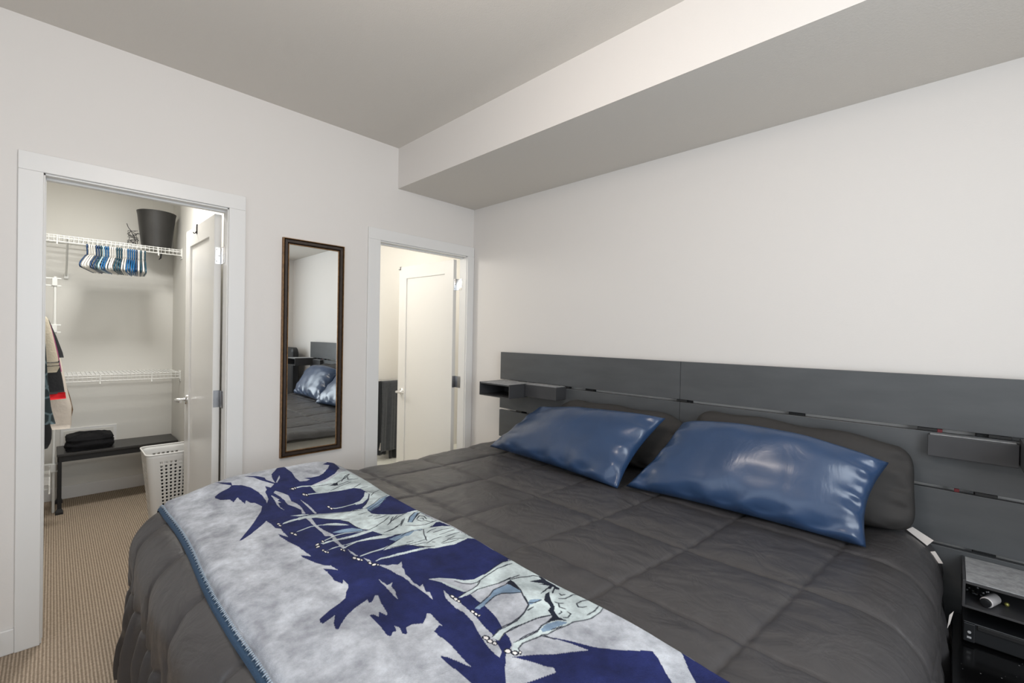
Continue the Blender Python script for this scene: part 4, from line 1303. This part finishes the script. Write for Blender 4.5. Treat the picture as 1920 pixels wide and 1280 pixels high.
# hangers
def hanger_mesh(name, material):
    b = B()
    hook = [(0.016 * math.cos(a), 0, 0.016 * math.sin(a)) for a in [math.radians(q) for q in range(200, -60, -26)]]
    neck = [(0.006, 0, -0.022), (0.0, 0, -0.040), (0, 0, -0.062)]
    b.tube([Vector(p) + Vector((0, 0, -0.012)) for p in hook + neck], 0.0046, 7)
    L_ = 0.19
    loop = [(0, 0, -0.075), (0.05, 0, -0.088), (0.11, 0, -0.118), (L_ - 0.02, 0, -0.150), (L_, 0, -0.166), (L_ + 0.002, 0, -0.178), (L_ - 0.012, 0, -0.188), (0.08, 0, -0.188), (0, 0, -0.188)]
    full = loop + [(-x, y, z) for x, y, z in reversed(loop[:-1])]
    full = full + [(0.004, 0, -0.075)]
    b.tube(full, 0.0049, 7)
    bmesh.ops.recalc_face_normals(b.bm, faces=b.bm.faces[:])
    me = bpy.data.meshes.new(name)
    b.bm.to_mesh(me)
    b.bm.free()
    me.materials.append(material)
    me.polygons.foreach_set('use_smooth', [True] * len(me.polygons))
    return me


seq = 'n w w w n n t l b b w w w t t t w w b b b b n w t w t'.split()
hm_ = {k: hanger_mesh('clothes_hanger', M['hang_' + k]) for k in 'nwtlb'}
cname = dict(n='navy', w='white', t='dark teal', l='pale blue', b='bright blue')
ordw = ['first', 'second', 'third', 'fourth', 'fifth', 'sixth', 'seventh', 'eighth', 'ninth', 'tenth', 'eleventh', 'twelfth', 'thirteenth', 'fourteenth', 'fifteenth', 'sixteenth',
        'seventeenth', 'eighteenth', 'nineteenth', 'twentieth', 'twenty-first', 'twenty-second', 'twenty-third', 'twenty-fourth', 'twenty-fifth', 'twenty-sixth', 'last']
rng = random.Random(3)
for i, k in enumerate(seq):
    o = bpy.data.objects.new('clothes_hanger', hm_[k])
    COL.objects.link(o)
    f = i / (len(seq) - 1)
    o.location = (-1.887, -2.228 + f * 0.342, 2.0135)
    o.rotation_euler = (0, rng.uniform(-0.03, 0.03), math.radians(-14 + 9 * f + rng.uniform(-0.6, 0.6)))
    o.rotation_euler.z = -o.rotation_euler.z * -1
    tag(o, '%s plastic hanger, %s from the pole side on the high rail' % (cname[k], ordw[i]), 'hanger', 'plastic hangers on the closet rail')

# bin and cord on the upper shelf
t = thing('waste_bin', 'black tapered bin standing on the high closet shelf', 'bin', (-2.02, -1.80, 2.064))
b = B()
b.lathe([(0.095, 0.0), (0.100, 0.004), (0.128, 0.27), (0.134, 0.30), (0.130, 0.302), (0.124, 0.27), (0.094, 0.008), (0.001, 0.007)], (-2.02, -1.797, 2.0665), 40)
b.build('bin_body', M['bin'], t, True)
b = B()
rg = random.Random(11)
for k in range(7):
    pts = [Vector((-1.98 + rg.uniform(-.03, .03), -1.955 + rg.uniform(-.03, .03), 2.07))]
    for q in range(6):
        pts.append(Vector((-1.98 + rg.uniform(-.03, .03), -1.945 + rg.uniform(-.045, .03), 2.07 + 0.022 * (q + 1) * rg.uniform(.5, 1.0))))
    b.tube(pts, 0.0022, 5)
b.tube([(-1.97, -1.91, 2.165), (-1.97, -1.94, 2.16), (-1.97, -1.965, 2.175), (-1.97, -1.985, 2.205), (-1.97, -1.995, 2.235)], 0.0025, 6)
tag(b.build('cord_tangle', M['black'], None, True), 'tangle of thin black cord beside the bin on the high shelf', 'cord')
b = B().tube([(-1.93, -1.775, 2.062), (-1.93, -1.774, 2.02), (-1.93, -1.780, 1.98), (-1.93, -1.792, 1.965)], [0.003, 0.006, 0.006, 0.002], 6)
tag(b.build('strap', M['black'], None, True), 'short black strap hanging through the high shelf under the bin', 'strap')

# ---------------------------------------------------------------- bench with folded garment, panel
t = thing('bench', 'black closet bench with a slim top on four legs', 'bench', (-2.03, -2.02, 0))
B().box(-2.20, -1.865, -2.382, -1.655, 0.425, 0.447, 0.004).build('bench_top', M['bench'], t)
ap = B().box(-1.885, -1.872, -2.372, -1.665, 0.385, 0.426, 0.002).box(-2.19, -2.178, -2.372, -1.665, 0.385, 0.426, 0.002)
ap.box(-2.178, -1.885, -2.374, -2.362, 0.385, 0.426, 0.002).box(-2.178, -1.885, -1.672, -1.66, 0.385, 0.426, 0.002)
ap.build('apron', M['black'], t)
for x in (-1.882, -2.182):
    for y in (-2.366, -1.675):
        b = B().box(x - 0.011, x + 0.011, y - 0.011, y + 0.011, 0.0, 0.386, 0.002)
        rr = [[(x + sx * q, y + sy * q, z) for sx, sy in ((-1, -1), (1, -1), (1, 1), (-1, 1))] for q, z in ((0.021, 0.0), (0.021, 0.016), (0.0115, 0.04), (0.0115, 0.055))]
        b.rings(rr).build('leg', M['black'], t)
u = np.linspace(0, 2 * math.pi, 64, endpoint=False)
vz = np.linspace(0, 1, 22)
V_ = []
for k, q in enumerate(vz):
    lay = 1 - 0.06 * abs(math.sin(q * math.pi * 3)) - 0.10 * q
    edge_ = math.sin(min(1, (1 - q) * 5 + 0.02) * math.pi / 2) ** 0.5 * (0.90 + 0.10 * min(1, q * 6))
    for a_ in u:
        cx, sx = math.cos(a_), math.sin(a_)
        px = math.copysign(abs(cx) ** 0.45, cx) * 0.135 * lay * edge_
        py = math.copysign(abs(sx) ** 0.45, sx) * 0.150 * lay * edge_
        nz_ = float(fbm(np.array(a_ * 2.2 + 7), np.array(q * 5), 3))
        V_.append((-2.02 + px * (1 + 0.10 * nz_), -2.198 + py * (1 + 0.10 * nz_), 0.448 + 0.118 * q + 0.015 * nz_ * q))
Fc = [(k * 64 + i, k * 64 + (i + 1) % 64, (k + 1) * 64 + (i + 1) % 64, (k + 1) * 64 + i) for k in range(21) for i in range(64)]
Fc += [tuple(range(21 * 64, 22 * 64)), tuple(reversed(range(64)))]
o = from_arrays('folded_garment', V_, Fc, M['blackcloth'], smooth=True)
tag(o, 'folded black garment lying on the closet bench', 'garment')
t = thing('wall_panel', 'pale square panel low on the closet wall behind the folded garment', 'panel', (CB, -2.18, 0.43))
B().box(CB + 0.0005, CB + 0.010, -2.36, -2.02, 0.43, 0.568, 0.002).build('panel_frame', M['trim'], t)
B().box(CB + 0.009, CB + 0.013, -2.34, -2.04, 0.45, 0.548, 0.001).build('panel_plate', M['wall_c'], t)

# ---------------------------------------------------------------- laundry hamper
def hamper():
    t = thing('laundry_hamper', 'tall white plastic hamper with punched holes by the closet door', 'hamper', (-1.0, -1.84, 0))
    TOP = (-1.17, -0.862, -1.983, -1.700)
    BOT = (-1.075, -0.905, -1.937, -1.735)
    H = 0.560
    nseg, ncor = 8, 4
    cols = 4 * (nseg + ncor)

    def outline(f):
        x0, x1, y0, y1 = (BOT[i] * (1 - f) + TOP[i] * f for i in range(4))
        r = 0.035
        pts = []
        # start at front face (x1), going +y, then back
        for (ax, ay, bx, by, ccx, ccy, a0) in ((x1, y0 + r, x1, y1 - r, x1 - r, y1 - r, 0), (x1 - r, y1, x0 + r, y1, x0 + r, y1 - r, 90),
                                               (x0, y1 - r, x0, y0 + r, x0 + r, y0 + r, 180), (x0 + r, y0, x1 - r, y0, x1 - r, y0 + r, 270)):
            for k in range(nseg):
                q = k / nseg
                pts.append((ax + (bx - ax) * q, ay + (by - ay) * q))
            for k in range(ncor):
                a = math.radians(a0 + 90 * k / ncor)
                pts.append((ccx + r * math.cos(a), ccy + r * math.sin(a)))
        return pts

    rows = 24
    O = [outline(k / rows) for k in range(rows + 1)]
    bm = B()
    vid = {}

    def vert(i, k):
        i %= cols
        if (i, k) not in vid:
            p = O[k][i]
            vid[(i, k)] = bm.bm.verts.new((p[0], p[1], 0.004 + H * k / rows))
        return vid[(i, k)]

    for k in range(rows):
        for i in range(cols):
            a, b_, c, d = vert(i, k), vert(i + 1, k), vert(i + 1, k + 1), vert(i, k + 1)
            side, pos = divmod(i, nseg + ncor)
            hole = None
            if side in (0, 2) and 1 <= pos <= 6 and 4 <= k <= 21:
                hole = (0.34, 0.33)
            if side in (1, 3) and 1 <= pos <= 6 and 4 <= k <= 20 and pos != 3:
                hole = (0.46, 0.22)
            if hole is None:
                bm.bm.faces.new((a, b_, c, d))
                continue
            A, Bv, Cv, D = a.co, b_.co, c.co, d.co
            ctr = (A + Bv + Cv + D) / 4
            eu = (Bv - A + Cv - D) / 2
            ev = (D - A + Cv - Bv) / 2
            inner = [bm.bm.verts.new(ctr + eu * hole[0] * 0.8 * math.cos(math.radians(q)) + ev * hole[1] * math.sin(math.radians(q))) for q in range(225, 585, 45)]
            corners = [a, b_, c, d]
            for q in range(4):
                i0, i1, i2 = inner[2 * q], inner[(2 * q + 1) % 8], inner[(2 * q + 2) % 8]
                c0, c1 = corners[q], corners[(q + 1) % 4]
                bm.bm.faces.new((c0, c1, i2, i1))
                bm.bm.faces.new((c0, i1, i0))
    bm.bm.faces.new([vert(i, 0) for i in range(cols)][::-1])
    o = bm.build('hamper_body', M['plastic_w'], t, True, 50)
    md = o.modifiers.new('thick', 'SOLIDIFY')
    md.thickness = 0.003
    md.offset = -1
    rm = B()
    rings = []
    p = O[rows]
    cxm, cym = sum(q[0] for q in p) / len(p), sum(q[1] for q in p) / len(p)
    for k in range(8):
        a = k * math.pi / 4
        sc = 1 + 0.03 * math.cos(a)
        rings.append([(cxm + (q[0] - cxm) * sc, cym + (q[1] - cym) * sc, 0.004 + H + 0.006 * math.sin(a)) for q in p])
    rings.append(rings[0])
    rm.rings(rings, cap=False)
    bmesh.ops.remove_doubles(rm.bm, verts=rm.bm.verts[:], dist=1e-6)
    rm.build('rim', M['plastic_w'], t, True, 80)
    return t


hamper()
V_ = []  # dark filler added so the hamper holes look shaded inside
for k in range(10):
    q = k / 9
    for i in range(40):
        a_ = 2 * math.pi * i / 40
        cx, sx = math.cos(a_), math.sin(a_)
        g = (0.90 + 0.10 * min(1, q * 2)) * (1 if q < 0.75 else math.sqrt(max(0.02, 1 - ((q - 0.75) / 0.26) ** 2)))
        n_ = float(fbm(np.array(a_ * 2), np.array(q * 4 + 3), 3))
        V_.append((-1.003 + math.copysign(abs(cx) ** 0.5, cx) * (0.070 + 0.045 * q) * g * (1 + 0.06 * n_), -1.839 + math.copysign(abs(sx) ** 0.5, sx) * (0.085 + 0.035 * q) * g * (1 + 0.06 * n_), 0.012 + 0.44 * q))
o = from_arrays('hamper_shade_filler', V_, [(k * 40 + i, k * 40 + (i + 1) % 40, (k + 1) * 40 + (i + 1) % 40, (k + 1) * 40 + i) for k in range(9) for i in range(40)] + [tuple(range(360, 400)), tuple(reversed(range(40)))], M['blackcloth'])
tag(o, 'dark filler added inside the white hamper to shade its holes', 'filler')

# ---------------------------------------------------------------- hanging clothes
def garment(name, material, x, rows, label, th=0.03, seed=0.0, wave=0.012, parent=None, n=28, amp=0.5):
    """rows: list of (z, y_back, y_front) from top to bottom; a flattened, rippled shell hanging across the rod"""
    zs = [r[0] for r in rows]
    V_, m = [], 24
    for i in range(n):
        f = i / (n - 1)
        z = zs[0] + (zs[-1] - zs[0]) * f
        yb = float(np.interp(-z, [-q for q in zs], [r[1] for r in rows]))
        yf = float(np.interp(-z, [-q for q in zs], [r[2] for r in rows]))
        for k in range(m):
            a = 2 * math.pi * k / m
            cy = math.copysign(abs(math.cos(a)) ** 0.8, math.cos(a))
            y = (yb + yf) / 2 + (yf - yb) / 2 * cy
            xx = x + th * math.sin(a) * (0.6 + 0.4 * f) + wave * f * math.sin(y * 34 + seed) + 0.6 * wave * math.sin(z * 9 + seed)
            V_.append((xx, y, z))
    Fc = [(i * m + k, i * m + (k + 1) % m, (i + 1) * m + (k + 1) % m, (i + 1) * m + k) for i in range(n - 1) for k in range(m)]
    Fc += [tuple(range(m)), tuple(reversed(range((n - 1) * m, n * m)))]
    o = from_arrays(name, V_, Fc, material, parent)
    if label:
        tag(o, label, 'garment', 'clothes hanging in the closet')
        b = B().tube([(x, -2.60, rows[0][0] - 0.02), (x, -2.60, 1.66), (x, -2.594, 1.690), (x, -2.578, 1.70), (x, -2.565, 1.690)], 0.003, 6)
        b.build('hanger_hook', M['steel_d'], o, True)
    return o


B_ = -2.77
garment('garment', M['g_teal'], -0.62, [(1.50, -2.68, -2.52), (1.42, -2.74, -2.455), (1.30, B_, -2.435), (1.10, B_, -2.425), (0.95, B_, -2.412), (0.865, B_, -2.394)],
        'dark teal patterned garment hanging foremost among the closet clothes', seed=1)
garment('garment', M['g_black'], -0.80, [(1.40, -2.68, -2.52), (1.2, B_, -2.47), (0.9, B_, -2.43), (0.80, B_, -2.408), (0.735, B_, -2.41), (0.70, B_, -2.425)],
        'plain black garment hanging lowest behind the teal patterned one', seed=4)
cr = garment('garment', M['g_cream'], -1.00, [(1.52, -2.66, -2.54), (1.44, -2.74, -2.43), (1.36, -2.75, -2.412), (1.22, -2.70, -2.388), (1.145, -2.66, -2.378), (1.115, -2.60, -2.390)],
             'cream knit garment with dark striped cuff hanging in the closet', th=0.035, seed=2)
for z in (1.158, 1.178):
    garment('cuff_stripe', M['g_black'], -1.00, [(z + 0.005, -2.64, -2.379), (z - 0.005, -2.64, -2.378)], None, th=0.037, seed=2, parent=cr, n=3)
bk = garment('garment', M['g_black'], -1.20, [(1.52, -2.66, -2.54), (1.45, -2.74, -2.44), (1.36, B_, -2.412), (1.20, B_, -2.385), (1.05, B_, -2.362), (0.965, B_, -2.352)],
             'black garment with broad red hem hanging in the closet', seed=3)
garment('red_hem', M['g_red'], -1.20, [(0.972, B_, -2.350), (0.930, B_, -2.346)], None, th=0.032, seed=3, parent=bk, n=5)['label'] = 'broad red hem'
garment('pink_stripe', M['g_pink'], -1.235, [(1.40, -2.5, -2.418), (1.24, -2.5, -2.386), (1.10, -2.5, -2.366)], None, th=0.012, seed=3, parent=bk, n=8)['label'] = 'magenta edge stripe'
garment('garment', M['g_black'], -1.36, [(1.50, -2.66, -2.52), (1.44, -2.72, -2.43), (1.32, -2.7, -2.39), (1.22, -2.6, -2.362), (1.185, -2.5, -2.356)],
        'black short sleeved garment behind the red hemmed one', seed=6)
garment('garment', M['g_white'], -1.48, [(1.52, -2.66, -2.54), (1.40, -2.74, -2.42), (1.15, B_, -2.365), (0.95, B_, -2.335), (0.85, B_, -2.314), (0.73, B_, -2.314), (0.695, B_, -2.320)],
        'long white garment hanging behind the black one with red hem', seed=5)
garment('garment', M['g_brown'], -1.66, [(1.45, -2.66, -2.52), (1.2, B_, -2.40), (0.9, B_, -2.32), (0.80, B_, -2.302), (0.745, B_, -2.310)],
        'brown garment hanging last in the row near the back wall', seed=7)

# ---------------------------------------------------------------- bathroom: towels on a rail
t = thing('towel_rail', 'chrome towel rail low on the bathroom back wall', 'rail', (BB, 0.25, 0.88))
B().tube([(BB + 0.065, -0.10, 0.872), (BB + 0.065, 0.58, 0.872)], 0.008, 10).build('bar', M['chrome'], t, True)
for y in (-0.09, 0.57):
    B().lathe([(0.02, 0.0), (0.02, 0.006), (0.009, 0.01), (0.009, 0.07)], (BB, y, 0.872), 14, 'x').build('post', M['chrome'], t, True)


def towel(x, y0, y1, zt, zb, material, label, seed, drop_back=0.4):
    n, m = 60, 24
    V_ = []
    xb = BB + 0.065
    L1 = zt - zb
    for i in range(n):
        f = i / (n - 1)
        s = -drop_back + f * (drop_back + L1)
        for k in range(m):
            q = k / (m - 1)
            y = y0 + (y1 - y0) * q
            wv = 0.010 * math.sin(q * 15 + seed) * min(1, abs(s) * 4) + 0.006 * math.sin(q * 31 + seed * 2) * min(1, abs(s) * 3)
            if s < 0:
                V_.append((xb - 0.014 - x * 0.3 + 0.3 * wv, y, zt + s))
            elif s < 0.001:
                V_.append((xb, y, zt + 0.014))
            else:
                V_.append((xb + 0.014 + x + wv, y + 0.012 * math.sin(s * 5 + seed) * s, zt - s))
    o = from_arrays('towel', V_, grid_faces(n, m), material)
    md = o.modifiers.new('thick', 'SOLIDIFY')
    md.thickness = 0.008
    tag(o, label, 'towel', 'towels on the bathroom rail')
    return o


tw0 = towel(0.0, 0.02, 0.16, 0.885, 0.07, M['towel_d'], 'dark towel hanging on the rail nearest the door casing', 0.3)
towel(0.0, 0.19, 0.42, 0.885, 0.015, M['towel_d'], 'longer dark towel hanging under the grey banded towel', 2.2)
tw = towel(0.036, 0.075, 0.335, 0.885, 0.115, M['towel'], 'grey towel with woven band hanging in front on the rail', 1.1)
tag_strip([(-1.565, 0.055, 0.13), (-1.565, 0.095, 0.12), (-1.56, 0.095, 0.20), (-1.56, 0.07, 0.21)], tw0)

# ---------------------------------------------------------------- black chair that shows in the mirror
t = thing('office_chair', 'black high-backed chair with tan emblem reflected in the mirror', 'chair', (3.68, -0.42, 0))


def rounded_slab(w_, h_, r, y0, y1, cx, z0, tilt=0.0):
    b = B()
    pts = []
    for ccx, ccz, a0 in ((cx + w_ / 2 - r, z0 + h_ - r, 0), (cx - w_ / 2 + r, z0 + h_ - r, 90), (cx - w_ / 2 + r, z0 + r, 180), (cx + w_ / 2 - r, z0 + r, 270)):
        for k in range(7):
            a = math.radians(a0 + 15 * k)
            pts.append((ccx + r * math.cos(a), ccz + r * math.sin(a)))
    rings = []
    for s, y in ((0.94, y0), (1.0, y0 + 0.015), (1.0, y1 - 0.015), (0.94, y1)):
        rings.append([(cx + (p[0] - cx) * s, y, z0 + h_ / 2 + (p[1] - z0 - h_ / 2) * s) for p in pts])
    return b.rings(rings)


rounded_slab(0.50, 0.70, 0.06, -0.20, -0.11, 3.66, 0.48).build('backrest', M['leather'], t, True)
B().lathe([(0.035, 0), (0.035, -0.003)], (3.70, -0.2005, 1.06), 20, 'y').build('emblem', M['emblem'], t)['label'] = 'tan embroidered emblem'
B().box(3.42, 3.90, -0.68, -0.19, 0.40, 0.49, 0.03).build('seat', M['leather'], t, True)
B().lathe([(0.03, 0.08), (0.03, 0.40)], (3.66, -0.42, 0), 14).build('post', M['steel_d'], t, True)
for k in range(5):
    a = k * 2 * math.pi / 5 + 0.3
    c, s = math.cos(a), math.sin(a)
    B().tube([(3.66 + 0.02 * c, -0.42 + 0.02 * s, 0.10), (3.66 + 0.24 * c, -0.42 + 0.24 * s, 0.07)], [0.022, 0.014], 8).build('leg', M['black'], t, True)
    B().lathe([(0.018, -0.012), (0.024, -0.006), (0.024, 0.006), (0.018, 0.012)], (3.66 + 0.24 * c, -0.42 + 0.24 * s, 0.026), 14, 'x').build('castor', M['black'], t, True)
